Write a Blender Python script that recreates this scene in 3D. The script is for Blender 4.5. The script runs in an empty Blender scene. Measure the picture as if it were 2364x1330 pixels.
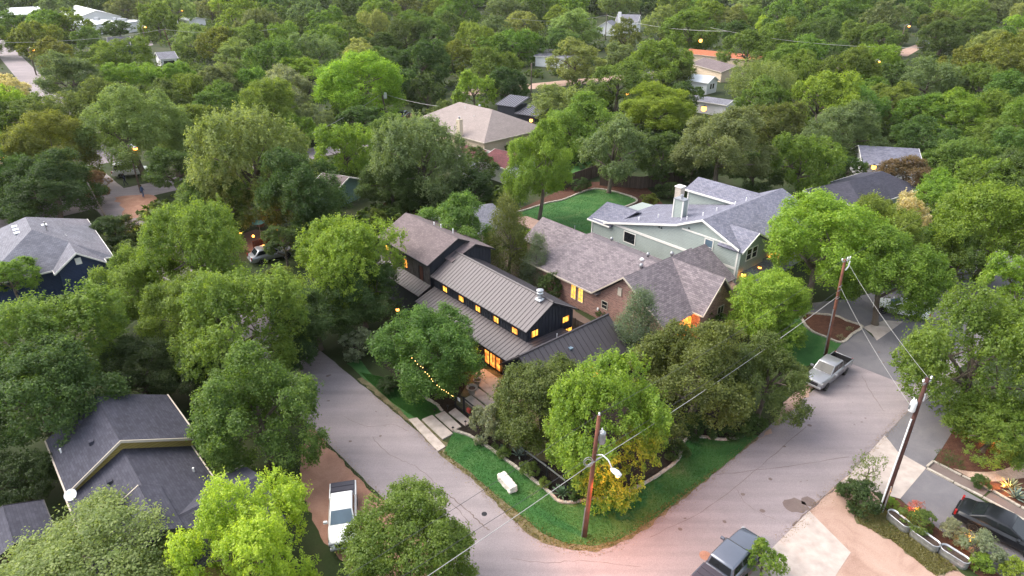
import bpy, math, random
import numpy as np
from mathutils import Vector, Matrix
random.seed(7)
R = math.radians
scene = bpy.context.scene
COL = scene.collection

# ------------------------------------------------------------------ camera, sky, sun, exposure
CAM_H, PITCH, FPX = 30.0, R(27.0), 1500.0          # metres, down-tilt, focal length in photo pixels (2364 wide)
cam = bpy.data.cameras.new("camera"); cam.sensor_width = 36; cam.lens = FPX / 2364 * 36
cam.clip_start = 0.5; cam.clip_end = 6000
camo = bpy.data.objects.new("camera", cam); COL.objects.link(camo)
camo.location = (0, 0, CAM_H); camo.rotation_euler = (R(90) - PITCH, 0, 0)
scene.camera = camo

SUN_EL, SUN_AZ = R(46), R(-70)                       # azimuth clockwise from +Y
world = bpy.data.worlds.new("World"); scene.world = world; world.use_nodes = True
wn = world.node_tree.nodes; wl = world.node_tree.links
sky = wn.new("ShaderNodeTexSky"); sky.sky_type = 'NISHITA'; sky.sun_disc = False
sky.sun_elevation = SUN_EL; sky.sun_rotation = SUN_AZ
sky.air_density = 1.0; sky.dust_density = 2.2; sky.ozone_density = 1.2
shs = wn.new("ShaderNodeHueSaturation"); shs.inputs["Saturation"].default_value = 0.38     # thin high cloud greys the blue
wl.new(sky.outputs[0], shs.inputs["Color"]); wl.new(shs.outputs[0], wn["Background"].inputs[0]); wn["Background"].inputs[1].default_value = 0.15
sl = bpy.data.lights.new("sun", 'SUN'); sl.energy = 1.35; sl.angle = R(55); sl.color = (1.0, 0.88, 0.72)
so = bpy.data.objects.new("sun", sl); COL.objects.link(so)
sd = Vector((math.sin(SUN_AZ) * math.cos(SUN_EL), math.cos(SUN_AZ) * math.cos(SUN_EL), math.sin(SUN_EL)))
so.rotation_euler = sd.to_track_quat('Z', 'Y').to_euler(); so.location = sd * 200
scene.view_settings.view_transform = 'Standard'; scene.view_settings.look = 'None'
scene.view_settings.exposure = 1.66; scene.view_settings.gamma = 1.0
scene.cycles.max_bounces = 6; scene.cycles.diffuse_bounces = 4; scene.cycles.transmission_bounces = 3
scene.cycles.transparent_max_bounces = 6; scene.cycles.use_denoising = True

def gp(x, y, z=0.0):
    """the point of the place that lies at height z along the line of sight through photo pixel x, y (photogrammetry)"""
    u = (x - 1182) / FPX; v = (y - 665) / FPX
    dy = math.cos(PITCH) - v * math.sin(PITCH); dz = -math.sin(PITCH) - v * math.cos(PITCH)
    t = (CAM_H - z) / (-dz)
    return Vector((u * t, dy * t, z))

# ------------------------------------------------------------------ materials
MATS = {}
def nt(name, rough=0.7, spec=0.3):
    m = bpy.data.materials.new(name); m.use_nodes = True
    b = m.node_tree.nodes["Principled BSDF"]; b.inputs["Roughness"].default_value = rough
    b.inputs["Specular IOR Level"].default_value = spec
    MATS[name] = m
    return m, m.node_tree.nodes, m.node_tree.links, b
def c4(c): return (c[0], c[1], c[2], 1.0)
def plain(name, c, rough=0.6, metal=0.0, spec=0.3, var=0.12, scale=3.0, coat=0.0):
    m, n, l, b = nt(name, rough, spec); b.inputs["Metallic"].default_value = metal
    b.inputs["Coat Weight"].default_value = coat
    tc = n.new("ShaderNodeTexCoord"); t = n.new("ShaderNodeTexNoise"); t.inputs["Scale"].default_value = scale; t.inputs["Detail"].default_value = 5
    l.new(tc.outputs["Object"], t.inputs["Vector"])
    r = n.new("ShaderNodeMapRange"); r.inputs["From Min"].default_value = 0.3; r.inputs["From Max"].default_value = 0.7
    r.inputs["To Min"].default_value = 1 - var; r.inputs["To Max"].default_value = 1 + var
    l.new(t.outputs["Fac"], r.inputs["Value"])
    x = n.new("ShaderNodeVectorMath"); x.operation = 'SCALE'; x.inputs[0].default_value = c
    l.new(r.outputs[0], x.inputs["Scale"]); l.new(x.outputs[0], b.inputs["Base Color"])
    return m
def emit(name, c, s):
    m, n, l, b = nt(name, 0.4); b.inputs["Base Color"].default_value = c4(c)
    b.inputs["Emission Color"].default_value = c4(c); b.inputs["Emission Strength"].default_value = s
    return m
def lit_room(name, c, c2, s):
    """a lamplit room behind glass: uneven warm glow"""
    m, n, l, b = nt(name, 0.15, 0.5)
    tc = n.new("ShaderNodeTexCoord"); t = n.new("ShaderNodeTexNoise"); t.inputs["Scale"].default_value = 2.4; t.inputs["Detail"].default_value = 2.0
    l.new(tc.outputs["Object"], t.inputs["Vector"])
    r = n.new("ShaderNodeValToRGB"); r.color_ramp.elements[0].position = 0.38; r.color_ramp.elements[1].position = 0.6
    r.color_ramp.elements[0].color = c4(c2); r.color_ramp.elements[1].color = c4(c)
    l.new(t.outputs["Fac"], r.inputs[0]); l.new(r.outputs[0], b.inputs["Emission Color"])
    b.inputs["Base Color"].default_value = (0.05, 0.03, 0.02, 1); b.inputs["Emission Strength"].default_value = s
    return m
def bricky(name, c1, c2, cm, bw, bh, mortar, rough=0.85, bump=0.4, big=0.18, offset=0.5, spec=0.2):
    """coursed material in metres of UV: shingles, bricks, boards"""
    m, n, l, b = nt(name, rough, spec)
    tc = n.new("ShaderNodeTexCoord"); t = n.new("ShaderNodeTexBrick"); t.offset = offset
    t.inputs["Scale"].default_value = 1.0; t.inputs["Brick Width"].default_value = bw; t.inputs["Row Height"].default_value = bh
    t.inputs["Mortar Size"].default_value = mortar; t.inputs["Mortar Smooth"].default_value = 0.3; t.inputs["Bias"].default_value = 0.0
    t.inputs["Color1"].default_value = c4(c1); t.inputs["Color2"].default_value = c4(c2); t.inputs["Mortar"].default_value = c4(cm)
    l.new(tc.outputs["UV"], t.inputs["Vector"])
    ns = n.new("ShaderNodeTexNoise"); ns.inputs["Scale"].default_value = 0.8; ns.inputs["Detail"].default_value = 8; ns.inputs["Roughness"].default_value = 0.7
    l.new(tc.outputs["Object"], ns.inputs["Vector"])
    r = n.new("ShaderNodeMapRange"); r.inputs["From Min"].default_value = 0.3; r.inputs["From Max"].default_value = 0.7
    r.inputs["To Min"].default_value = 1 - big; r.inputs["To Max"].default_value = 1 + big
    l.new(ns.outputs["Fac"], r.inputs["Value"])
    x = n.new("ShaderNodeVectorMath"); x.operation = 'SCALE'; l.new(t.outputs["Color"], x.inputs[0]); l.new(r.outputs[0], x.inputs["Scale"])
    l.new(x.outputs[0], b.inputs["Base Color"])
    bp = n.new("ShaderNodeBump"); bp.inputs["Strength"].default_value = bump; bp.inputs["Distance"].default_value = 0.03; bp.invert = True
    l.new(t.outputs["Fac"], bp.inputs["Height"]); l.new(bp.outputs[0], b.inputs["Normal"])
    return m
def ground(name, stops, scale, detail=9, fine=40.0, fvar=0.25, rough=0.9, bump=0.3, scale2=None):
    """mottled ground: ramp over broad noise times a fine grain"""
    m, n, l, b = nt(name, rough, 0.15)
    tc = n.new("ShaderNodeTexCoord"); t = n.new("ShaderNodeTexNoise"); t.inputs["Scale"].default_value = scale
    t.inputs["Detail"].default_value = detail; t.inputs["Roughness"].default_value = 0.62; t.inputs["Distortion"].default_value = 0.6
    l.new(tc.outputs["Object"], t.inputs["Vector"])
    r = n.new("ShaderNodeValToRGB"); e = r.color_ramp.elements
    while len(e) < len(stops): e.new(0.5)
    for i, (p, c) in enumerate(stops): e[i].position = p; e[i].color = c4(c)
    l.new(t.outputs["Fac"], r.inputs[0])
    f = n.new("ShaderNodeTexNoise"); f.inputs["Scale"].default_value = fine; f.inputs["Detail"].default_value = 4; f.inputs["Roughness"].default_value = 0.8
    l.new(tc.outputs["Object"], f.inputs["Vector"])
    q = n.new("ShaderNodeMapRange"); q.inputs["From Min"].default_value = 0.3; q.inputs["From Max"].default_value = 0.7
    q.inputs["To Min"].default_value = 1 - fvar; q.inputs["To Max"].default_value = 1 + fvar
    l.new(f.outputs["Fac"], q.inputs["Value"])
    x = n.new("ShaderNodeVectorMath"); x.operation = 'SCALE'; l.new(r.outputs[0], x.inputs[0]); l.new(q.outputs[0], x.inputs["Scale"])
    l.new(x.outputs[0], b.inputs["Base Color"])
    bp = n.new("ShaderNodeBump"); bp.inputs["Strength"].default_value = bump; bp.inputs["Distance"].default_value = 0.03
    l.new(f.outputs["Fac"], bp.inputs["Height"]); l.new(bp.outputs[0], b.inputs["Normal"])
    return m
def leafmat(name, trans=0.3):
    m = bpy.data.materials.new(name); m.use_nodes = True; n = m.node_tree.nodes; l = m.node_tree.links
    n.remove(n["Principled BSDF"]); out = n["Material Output"]
    oi = n.new("ShaderNodeObjectInfo"); at = n.new("ShaderNodeAttribute"); at.attribute_name = "leaf_tone"
    hs = n.new("ShaderNodeHueSaturation"); l.new(oi.outputs["Color"], hs.inputs["Color"])
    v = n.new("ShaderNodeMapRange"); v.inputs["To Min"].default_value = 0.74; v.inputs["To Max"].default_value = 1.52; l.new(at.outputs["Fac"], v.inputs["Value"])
    h = n.new("ShaderNodeMapRange"); h.inputs["To Min"].default_value = 0.515; h.inputs["To Max"].default_value = 0.485; l.new(at.outputs["Fac"], h.inputs["Value"])
    l.new(v.outputs[0], hs.inputs["Value"]); l.new(h.outputs[0], hs.inputs["Hue"])
    d = n.new("ShaderNodeBsdfDiffuse"); t = n.new("ShaderNodeBsdfTranslucent"); g = n.new("ShaderNodeBsdfGlossy"); g.inputs["Roughness"].default_value = 0.45
    l.new(hs.outputs[0], d.inputs["Color"])
    tm = n.new("ShaderNodeMixRGB"); tm.blend_type = 'MULTIPLY'; tm.inputs[0].default_value = 1.0; tm.inputs[2].default_value = (1.25, 1.2, 0.55, 1)
    l.new(hs.outputs[0], tm.inputs[1]); l.new(tm.outputs[0], t.inputs["Color"])
    m1 = n.new("ShaderNodeMixShader"); m1.inputs[0].default_value = trans; l.new(d.outputs[0], m1.inputs[1]); l.new(t.outputs[0], m1.inputs[2])
    m2 = n.new("ShaderNodeMixShader"); m2.inputs[0].default_value = 0.02; l.new(m1.outputs[0], m2.inputs[1]); l.new(g.outputs[0], m2.inputs[2])
    l.new(m2.outputs[0], out.inputs[0]); MATS[name] = m
    return m

leafmat("leaf", 0.54)
plain("bark", (0.13, 0.105, 0.085), 0.95, var=0.35, scale=6)
plain("pale_bark", (0.27, 0.24, 0.21), 0.95, var=0.3, scale=6)
bricky("shingle_brown", (0.165, 0.130, 0.135), (0.128, 0.100, 0.106), (0.10, 0.085, 0.085), 0.32, 0.15, 0.012)
bricky("shingle_taupe", (0.225, 0.192, 0.205), (0.135, 0.115, 0.13), (0.10, 0.085, 0.09), 0.34, 0.17, 0.014, big=0.14)
bricky("shingle_blue", (0.215, 0.215, 0.265), (0.135, 0.138, 0.185), (0.09, 0.09, 0.12), 0.32, 0.16, 0.014)
bricky("shingle_slate", (0.066, 0.066, 0.088), (0.046, 0.046, 0.064), (0.04, 0.04, 0.055), 0.32, 0.15, 0.012)
bricky("shingle_grey", (0.20, 0.20, 0.235), (0.145, 0.145, 0.175), (0.09, 0.09, 0.11), 0.32, 0.15, 0.012)
bricky("shingle_beige", (0.285, 0.24, 0.228), (0.24, 0.20, 0.192), (0.2, 0.17, 0.16), 0.32, 0.16, 0.012, big=0.1)
bricky("shingle_red", (0.135, 0.045, 0.05), (0.09, 0.033, 0.037), (0.05, 0.02, 0.02), 0.32, 0.16, 0.012)
bricky("orange_roof", (0.42, 0.14, 0.075), (0.36, 0.12, 0.065), (0.2, 0.08, 0.05), 0.4, 0.3, 0.012)
bricky("brick", (0.34, 0.17, 0.135), (0.17, 0.075, 0.065), (0.40, 0.33, 0.29), 0.26, 0.09, 0.012, big=0.12)
bricky("stone_block", (0.5, 0.44, 0.38), (0.42, 0.36, 0.31), (0.3, 0.26, 0.23), 0.35, 0.2, 0.012)
bricky("siding_sage", (0.345, 0.39, 0.37), (0.33, 0.375, 0.355), (0.19, 0.22, 0.205), 40, 0.16, 0.012, big=0.06, bump=0.7)
bricky("siding_navy", (0.032, 0.05, 0.105), (0.028, 0.045, 0.095), (0.014, 0.02, 0.045), 40, 0.15, 0.012, big=0.1, bump=0.7)
bricky("siding_white", (0.72, 0.72, 0.72), (0.68, 0.68, 0.69), (0.42, 0.42, 0.45), 40, 0.16, 0.012, big=0.06)
bricky("siding_olive", (0.30, 0.235, 0.075), (0.27, 0.21, 0.068), (0.16, 0.12, 0.04), 40, 0.16, 0.012, big=0.1)
bricky("siding_teal", (0.2, 0.31, 0.30), (0.19, 0.29, 0.28), (0.1, 0.16, 0.16), 40, 0.16, 0.012, big=0.08)
bricky("siding_tan", (0.55, 0.45, 0.34), (0.52, 0.42, 0.32), (0.3, 0.24, 0.18), 0.3, 0.1, 0.01, big=0.08)
bricky("fence_wood", (0.13, 0.095, 0.075), (0.085, 0.062, 0.052), (0.03, 0.022, 0.02), 0.14, 9.0, 0.012, offset=0.0)
bricky("fence_red", (0.115, 0.04, 0.028), (0.09, 0.03, 0.022), (0.03, 0.012, 0.01), 0.14, 9.0, 0.012, offset=0.0)
bricky("deck_wood", (0.30, 0.205, 0.17), (0.25, 0.17, 0.14), (0.12, 0.085, 0.07), 9.0, 0.16, 0.012)
plain("metal_roof", (0.082, 0.071, 0.079), 0.5, 0.15, 0.5, var=0.05, scale=0.7)
plain("metal_rib", (0.066, 0.057, 0.064), 0.5, 0.15, 0.5, var=0.05)
plain("tin_roof", (0.21, 0.21, 0.245), 0.4, 0.5, 0.5, var=0.07, scale=0.7)
plain("white_metal", (0.72, 0.74, 0.78), 0.45, 0.0, 0.5, var=0.05, scale=0.4)
plain("charcoal_wall", (0.021, 0.024, 0.034), 0.65, 0, 0.3, var=0.15, scale=2)
plain("weathered_wall", (0.075, 0.066, 0.064), 0.8, 0, 0.2, var=0.3, scale=2.5)
plain("white_trim", (0.72, 0.70, 0.66), 0.5, var=0.05)
plain("tan_trim", (0.48, 0.42, 0.35), 0.6, var=0.08)
plain("cream_wall", (0.56, 0.47, 0.36), 0.8, var=0.07)
plain("white_wall", (0.68, 0.67, 0.68), 0.8, var=0.05)
plain("dark_frame", (0.016, 0.016, 0.02), 0.5, var=0.1)
plain("grey_metal", (0.34, 0.35, 0.37), 0.42, 0.7, 0.5, var=0.15)
plain("galvanised", (0.46, 0.47, 0.50), 0.35, 0.75, 0.5, var=0.2, scale=5)
plain("white_paint", (0.78, 0.78, 0.78), 0.45, var=0.05)
plain("pole_wood", (0.165, 0.066, 0.044), 0.9, var=0.35, scale=2.2)
plain("pole_dark", (0.075, 0.034, 0.028), 0.9, var=0.35, scale=2.2)
plain("cable", (0.055, 0.055, 0.06), 0.6, var=0.05)
plain("pale_cable", (0.40, 0.39, 0.38), 0.5, 0.3, var=0.05)
plain("concrete", (0.40, 0.345, 0.315), 0.9, var=0.16, scale=1.6)
plain("concrete_slab", (0.42, 0.36, 0.325), 0.9, var=0.22, scale=1.8)
plain("pale_stone", (0.66, 0.60, 0.56), 0.9, var=0.2, scale=2.5)
plain("edging_stone", (0.36, 0.325, 0.28), 0.95, var=0.3, scale=5)
plain("clay", (0.33, 0.3, 0.27), 0.9, var=0.15)
plain("soil", (0.05, 0.035, 0.028), 1.0, var=0.4, scale=8)
plain("glass_dark", (0.012, 0.015, 0.018), 0.1, 0, 0.45, var=0.1)
plain("glass_blue", (0.10, 0.15, 0.20), 0.08, 0, 0.8, var=0.2, scale=1)
plain("tyre", (0.014, 0.014, 0.015), 0.85, var=0.1)
plain("rim", (0.33, 0.33, 0.34), 0.3, 0.8, var=0.05)
plain("paint_silver", (0.27, 0.275, 0.30), 0.28, 0.45, 0.5, var=0.03, coat=0.6)
plain("paint_slate", (0.105, 0.125, 0.165), 0.22, 0.35, 0.5, var=0.03, coat=0.8)
plain("paint_white", (0.78, 0.79, 0.80), 0.3, 0, 0.5, var=0.02, coat=0.6)
plain("paint_black", (0.008, 0.009, 0.012), 0.3, 0, 0.35, var=0.03, coat=.25)
plain("bed_liner", (0.02, 0.02, 0.022), 0.75, var=0.1)
plain("bed_cover", (0.042, 0.04, 0.055), 0.55, var=0.1)
plain("tail_red", (0.30, 0.012, 0.01), 0.25, 0, 0.6, coat=.6); plain("lens", (0.30, 0.31, 0.33), 0.2, 0, 0.6)
plain("tarp_blue", (0.05, 0.12, 0.33), 0.5)
plain("red_paint", (0.35, 0.05, 0.04), 0.5)
plain("skin", (0.45, 0.28, 0.2), 0.6); plain("navy_cloth", (0.02, 0.025, 0.05), 0.9); plain("denim", (0.06, 0.10, 0.2), 0.9); plain("hair", (0.03, 0.02, 0.015), 0.8)
plain("teal_canvas", (0.12, 0.42, 0.5), 0.7)
lit_room("window_glow", (1.0, 0.50, 0.075), (0.85, 0.27, 0.03), 0.85)
lit_room("window_amber", (1.0, 0.36, 0.06), (0.75, 0.17, 0.02), 1.0)
lit_room("hall_glow", (1.0, 0.36, 0.06), (0.4, 0.10, 0.018), 0.75)
emit("lamp_lens", (1.0, 0.40, 0.08), 5.0); emit("bulb", (1.0, 0.34, 0.055), 2.6); emit("string_bulb", (1.0, 0.55, 0.16), 2.6)
ground("base_ground", [(0.3, (0.022, 0.030, 0.012)), (0.48, (0.030, 0.045, 0.015)), (0.62, (0.045, 0.050, 0.022)), (0.78, (0.085, 0.066, 0.045))], 0.16, fine=9)
_m = ground("asphalt", [(0.25, (0.212, 0.185, 0.198)), (0.5, (0.248, 0.215, 0.226)), (0.75, (0.288, 0.246, 0.254))], 0.22, fine=20, fvar=0.24, bump=0.25)
def streaks(m, ang, amt):
    n = m.node_tree.nodes; l = m.node_tree.links; b = n["Principled BSDF"]; src = b.inputs["Base Color"].links[0].from_socket
    tc = n.new("ShaderNodeTexCoord"); mp = n.new("ShaderNodeMapping"); mp.inputs["Rotation"].default_value = (0, 0, ang); mp.inputs["Scale"].default_value = (.05, .9, 1)
    t = n.new("ShaderNodeTexNoise"); t.inputs["Scale"].default_value = 1.6; t.inputs["Detail"].default_value = 6; l.new(tc.outputs["Object"], mp.inputs[0]); l.new(mp.outputs[0], t.inputs["Vector"])
    q = n.new("ShaderNodeMapRange"); q.inputs["From Min"].default_value = .3; q.inputs["From Max"].default_value = .7; q.inputs["To Min"].default_value = 1 - amt; q.inputs["To Max"].default_value = 1 + amt; l.new(t.outputs["Fac"], q.inputs["Value"])
    x = n.new("ShaderNodeVectorMath"); x.operation = 'SCALE'; l.new(src, x.inputs[0]); l.new(q.outputs[0], x.inputs["Scale"]); l.new(x.outputs[0], b.inputs["Base Color"])
streaks(_m, R(48), .08); streaks(_m, R(-42), .07)
ground("asphalt_dark", [(0.3, (0.125, 0.12, 0.135)), (0.7, (0.17, 0.162, 0.172))], 0.5, fine=28, fvar=0.2, bump=0.2)
ground("dirt", [(0.3, (0.27, 0.175, 0.14)), (0.5, (0.35, 0.24, 0.195)), (0.75, (0.40, 0.29, 0.24))], 0.55, fine=16, fvar=0.2)
ground("red_gravel", [(0.3, (0.26, 0.14, 0.10)), (0.6, (0.36, 0.205, 0.15)), (0.8, (0.42, 0.26, 0.20))], 0.6, fine=24, fvar=0.3)
ground("lawn", [(0.28, (0.028, 0.080, 0.024)), (0.46, (0.042, 0.122, 0.034)), (0.60, (0.066, 0.145, 0.044)), (0.74, (0.15, 0.165, 0.075))], 0.45, fine=26, fvar=0.38, bump=0.8)
ground("verge", [(0.3, (0.06, 0.075, 0.03)), (0.5, (0.145, 0.125, 0.07)), (0.7, (0.22, 0.175, 0.115))], 1.4, fine=24, fvar=0.35, bump=0.6)
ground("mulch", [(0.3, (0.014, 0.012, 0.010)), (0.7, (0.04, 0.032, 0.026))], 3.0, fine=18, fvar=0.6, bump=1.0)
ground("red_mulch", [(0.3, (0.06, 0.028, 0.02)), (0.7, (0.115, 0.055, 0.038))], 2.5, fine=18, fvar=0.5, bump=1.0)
ground("pebbles", [(0.3, (0.36, 0.25, 0.2)), (0.7, (0.5, 0.38, 0.31))], 1.2, fine=12, fvar=0.35, bump=1.0)
ground("damp_asphalt", [(0.3, (0.13, 0.10, 0.095)), (0.7, (0.165, 0.13, 0.12))], 0.9, fine=25, fvar=0.15)

# ------------------------------------------------------------------ mesh builder
class MB:
    def __init__(s): s.v = []; s.f = []
    def add(s, vs, fs):
        o = len(s.v); s.v += [tuple(p) for p in vs]; s.f += [tuple(i + o for i in f) for f in fs]; return s
    def box(s, c, d, rz=0.0, taper=1.0):
        x, y, z = d[0] / 2, d[1] / 2, d[2] / 2; ca, sa = math.cos(rz), math.sin(rz); vs = []
        for k, t in ((-z, 1.0), (z, taper)):
            for (i, j) in ((-x, -y), (x, -y), (x, y), (-x, y)):
                i *= t; j *= t; vs.append((c[0] + i * ca - j * sa, c[1] + i * sa + j * ca, c[2] + k))
        return s.add(vs, [(3, 2, 1, 0), (4, 5, 6, 7), (0, 1, 5, 4), (1, 2, 6, 5), (2, 3, 7, 6), (3, 0, 4, 7)])
    def loft(s, rings, cap=True):
        n = len(rings[0]); o = len(s.v)
        for r in rings: s.v += [tuple(p) for p in r]
        for k in range(len(rings) - 1):
            for i in range(n):
                j = (i + 1) % n; s.f.append((o + k * n + i, o + k * n + j, o + (k + 1) * n + j, o + (k + 1) * n + i))
        if cap:
            s.f.append(tuple(o + i for i in reversed(range(n)))); s.f.append(tuple(o + (len(rings) - 1) * n + i for i in range(n)))
        return s
    def prism(s, p2, z0, z1):
        a = sum(p2[i][0] * p2[(i + 1) % len(p2)][1] - p2[(i + 1) % len(p2)][0] * p2[i][1] for i in range(len(p2)))
        if a < 0: p2 = list(reversed(p2))
        return s.loft([[(p[0], p[1], z0) for p in p2], [(p[0], p[1], z1) for p in p2]])
    def tube(s, pts, rad, n=8, cap=True):
        pts = [Vector(p) for p in pts]; rad = rad if isinstance(rad, (list, tuple)) else [rad] * len(pts); rings = []
        a = None
        for i, p in enumerate(pts):
            d = (pts[min(i + 1, len(pts) - 1)] - pts[max(i - 1, 0)]).normalized()
            if a is None: a = d.orthogonal().normalized()
            a = (a - d * a.dot(d)).normalized(); b = d.cross(a)
            rings.append([p + (a * math.cos(2 * math.pi * k / n) + b * math.sin(2 * math.pi * k / n)) * rad[i] for k in range(n)])
        return s.loft(rings, cap)
    def lathe(s, c, prof, n=20):
        return s.loft([[(c[0] + r * math.cos(2 * math.pi * k / n), c[1] + r * math.sin(2 * math.pi * k / n), c[2] + z) for k in range(n)] for r, z in prof])
    def slab(s, pts, t):
        """a roof plane: polygon of 3-D points, thickness t below it"""
        P = [Vector(p) for p in pts]; nn = Vector((0, 0, 0))
        for i in range(len(P)): nn += P[i].cross(P[(i + 1) % len(P)])
        nn.normalize()
        if nn.z < 0: P.reverse(); nn = -nn
        return s.loft([[p - nn * t for p in P], P])
    def build(s, name, mat, parent=None, smooth=False, bevel=0.0, loc=None, rz=None):
        me = bpy.data.meshes.new(name); me.from_pydata(s.v, [], s.f); me.update()
        uvl = me.uv_layers.new(name="UVMap"); V = [Vector(p) for p in s.v]; data = uvl.data
        for p in me.polygons:
            n = p.normal
            h = Vector((0, 0, 1)).cross(n); h = Vector((1, 0, 0)) if h.length < 1e-3 else h.normalized(); w = n.cross(h)
            for li, vi in zip(p.loop_indices, p.vertices): data[li].uv = (V[vi].dot(h), V[vi].dot(w))
        me.materials.append(MATS[mat] if isinstance(mat, str) else mat)
        if smooth: me.polygons.foreach_set("use_smooth", [True] * len(me.polygons))
        o = bpy.data.objects.new(name, me); COL.objects.link(o)
        if parent: o.parent = parent
        if loc is not None: o.location = loc
        if rz is not None: o.rotation_euler = (0, 0, rz)
        if bevel:
            b = o.modifiers.new("bevel", 'BEVEL'); b.width = bevel; b.segments = 2; b.limit_method = 'ANGLE'
        return o
def tag(o, label, cat, group=None):
    o["label"] = label; o["category"] = cat
    if group: o["group"] = group
    return o
def thing(name, label, cat, loc=(0, 0, 0), rz=0.0, group=None):
    o = bpy.data.objects.new(name, None); COL.objects.link(o); o.location = loc; o.rotation_euler = (0, 0, rz)
    o.empty_display_size = 0.3
    return tag(o, label, cat, group)
def sheet(name, pts, mat, z, kind="structure"):
    me = bpy.data.meshes.new(name); P = [(p[0], p[1], z) for p in pts]
    a = sum(P[i][0] * P[(i + 1) % len(P)][1] - P[(i + 1) % len(P)][0] * P[i][1] for i in range(len(P)))
    if a < 0: P.reverse()
    import mathutils.geometry as mg
    tri = mg.tessellate_polygon([[Vector(p) for p in P]])
    fs = []
    for t in tri:
        q = [Vector(P[i]) for i in t]
        fs.append(tuple(t) if (q[1] - q[0]).cross(q[2] - q[0]).z > 0 else tuple(reversed(t)))
    me.from_pydata(P, [], fs); me.update(); me.materials.append(MATS[mat])
    o = bpy.data.objects.new(name, me); COL.objects.link(o)
    if kind: o["kind"] = kind
    return o
def spline(pts, k=6):
    """Catmull-Rom through 2-D points, open"""
    out = []; n = len(pts)
    for i in range(n - 1):
        p0, p1, p2, p3 = (Vector(pts[max(i - 1, 0)][:2]), Vector(pts[i][:2]), Vector(pts[i + 1][:2]), Vector(pts[min(i + 2, n - 1)][:2]))
        for j in range(k):
            t = j / k
            out.append(0.5 * ((2 * p1) + (p2 - p0) * t + (2 * p0 - 5 * p1 + 4 * p2 - p3) * t * t + (3 * p1 - p0 - 3 * p2 + p3) * t ** 3))
    out.append(Vector(pts[-1][:2])); return out
def ragged(pts, amp, step=0.35, seed=1):
    """roughen an outline the way grass and dirt edges are"""
    rnd = random.Random(seed); out = []
    n = len(pts)
    for i in range(n):
        a, b = Vector(pts[i][:2]), Vector(pts[(i + 1) % n][:2]); L = (b - a).length; k = max(1, int(L / step)); nrm = Vector((-(b - a).y, (b - a).x)) / max(L, 1e-6)
        for j in range(k): out.append(a + (b - a) * (j / k) + nrm * rnd.uniform(-amp, amp))
    return out
def gpl(*px): return [gp(x, y) for x, y in px]

# ------------------------------------------------------------------ the ground
sheet("ground", [(-3000, -400), (3000, -400), (3000, 4000), (-3000, 4000)], "base_ground", 0.0)
def ray(p, ang, t): return Vector((p[0] + math.cos(R(ang)) * t, p[1] + math.sin(R(ang)) * t, 0))
Lp, Rp = gp(800, 1066), gp(1030, 1050)             # two points on the kerbless edges of the left street
left_street = [ray(Lp, 132.5, t) for t in range(110, -3, -4)] + [ray(Lp, 132.5, -8), ray(Lp, 132.5, -14), gp(1100, 1420), gp(1300, 1600), gp(1500, 1560), gp(1720, 1330), gp(1830, 1218)]
Fp, Np = gp(1660, 1080), gp(1930, 1120)
right_near = [gp(1880, 1166), gp(1930, 1120), gp(1970, 1085), gp(2040, 1010)] + [ray(Np, 39.5, t) for t in (9, 14, 20, 30, 45, 60)]
right_far = [ray(Fp, 41.5, t) for t in (60, 45, 30, 20, 12, 6, 0)] + gpl((1570, 1152), (1500, 1210), (1440, 1247), (1375, 1270), (1310, 1266), (1240, 1245), (1180, 1197), (1100, 1112))
left_far = [ray(Rp, 132.5, t) for t in range(0, 111, 4)]
sheet("road", ragged(left_street[:-1] + gpl((1720, 1330), (1800, 1252)) + right_near + right_far + left_far, 0.05, 0.7, 3), "asphalt", 0.012)
sheet("dirt_shoulder", ragged(gpl((720, 975), (755, 1030), (800, 1075), (860, 1135), (930, 1205), (1040, 1320), (960, 1420), (820, 1330), (740, 1240), (700, 1150), (690, 1060)), 0.12, 0.5, 5), "red_gravel", 0.006)
sheet("dirt_yard", ragged(gpl((1730, 1320), (1868, 1172), (1950, 1098), (2010, 1130), (2060, 1200), (2200, 1305), (2330, 1420), (2200, 1700), (1600, 1600)), 0.15, 0.5, 6), "dirt", 0.006)
sheet("dirt_patch", ragged(gpl((1780, 1000), (1810, 930), (1870, 870), (1895, 880), (1850, 930), (1770, 1000), (1735, 1025)), 0.15, 0.5, 8), "dirt", 0.016)
sheet("verge", ragged(gpl((825, 875), (945, 974), (1012, 1046), (1100, 1115), (1180, 1198), (1238, 1245), (1300, 1268), (1375, 1274), (1444, 1250), (1505, 1213), (1572, 1156), (1662, 1084), (1752, 1010), (1735, 1000), (1560, 1130), (1420, 1235), (1300, 1240), (1200, 1170), (1050, 1040), (960, 955), (850, 870)), 0.10, 0.4, 9), "verge", 0.018)
BED = spline(gpl((1047, 996), (1087, 1009), (1124, 1032), (1163, 1060), (1224, 1104), (1250, 1124), (1271, 1141), (1284, 1155), (1303, 1162), (1332, 1160), (1366, 1153), (1403, 1150), (1480, 1122), (1557, 1071), (1573, 1042), (1580, 1020), (1599, 1010), (1625, 1011), (1660, 1016), (1693, 1015), (1722, 1003)), 5)
LAWN_OUT = gpl((1752, 1006), (1662, 1083), (1572, 1150), (1500, 1205), (1430, 1246), (1370, 1260), (1310, 1256), (1255, 1234), (1213, 1200), (1192, 1181), (1124, 1126), (1082, 1087), (1024, 1046))
sheet("lawn", BED + ragged(LAWN_OUT, 0.05, 0.4, 4)[:-3] + gpl((1024, 1046), (1030, 1034)), "lawn", 0.03)
BED2 = spline(gpl((925, 880), (958, 895), (979, 918), (997, 929), (1010, 937), (1021, 951)), 5)
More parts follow.
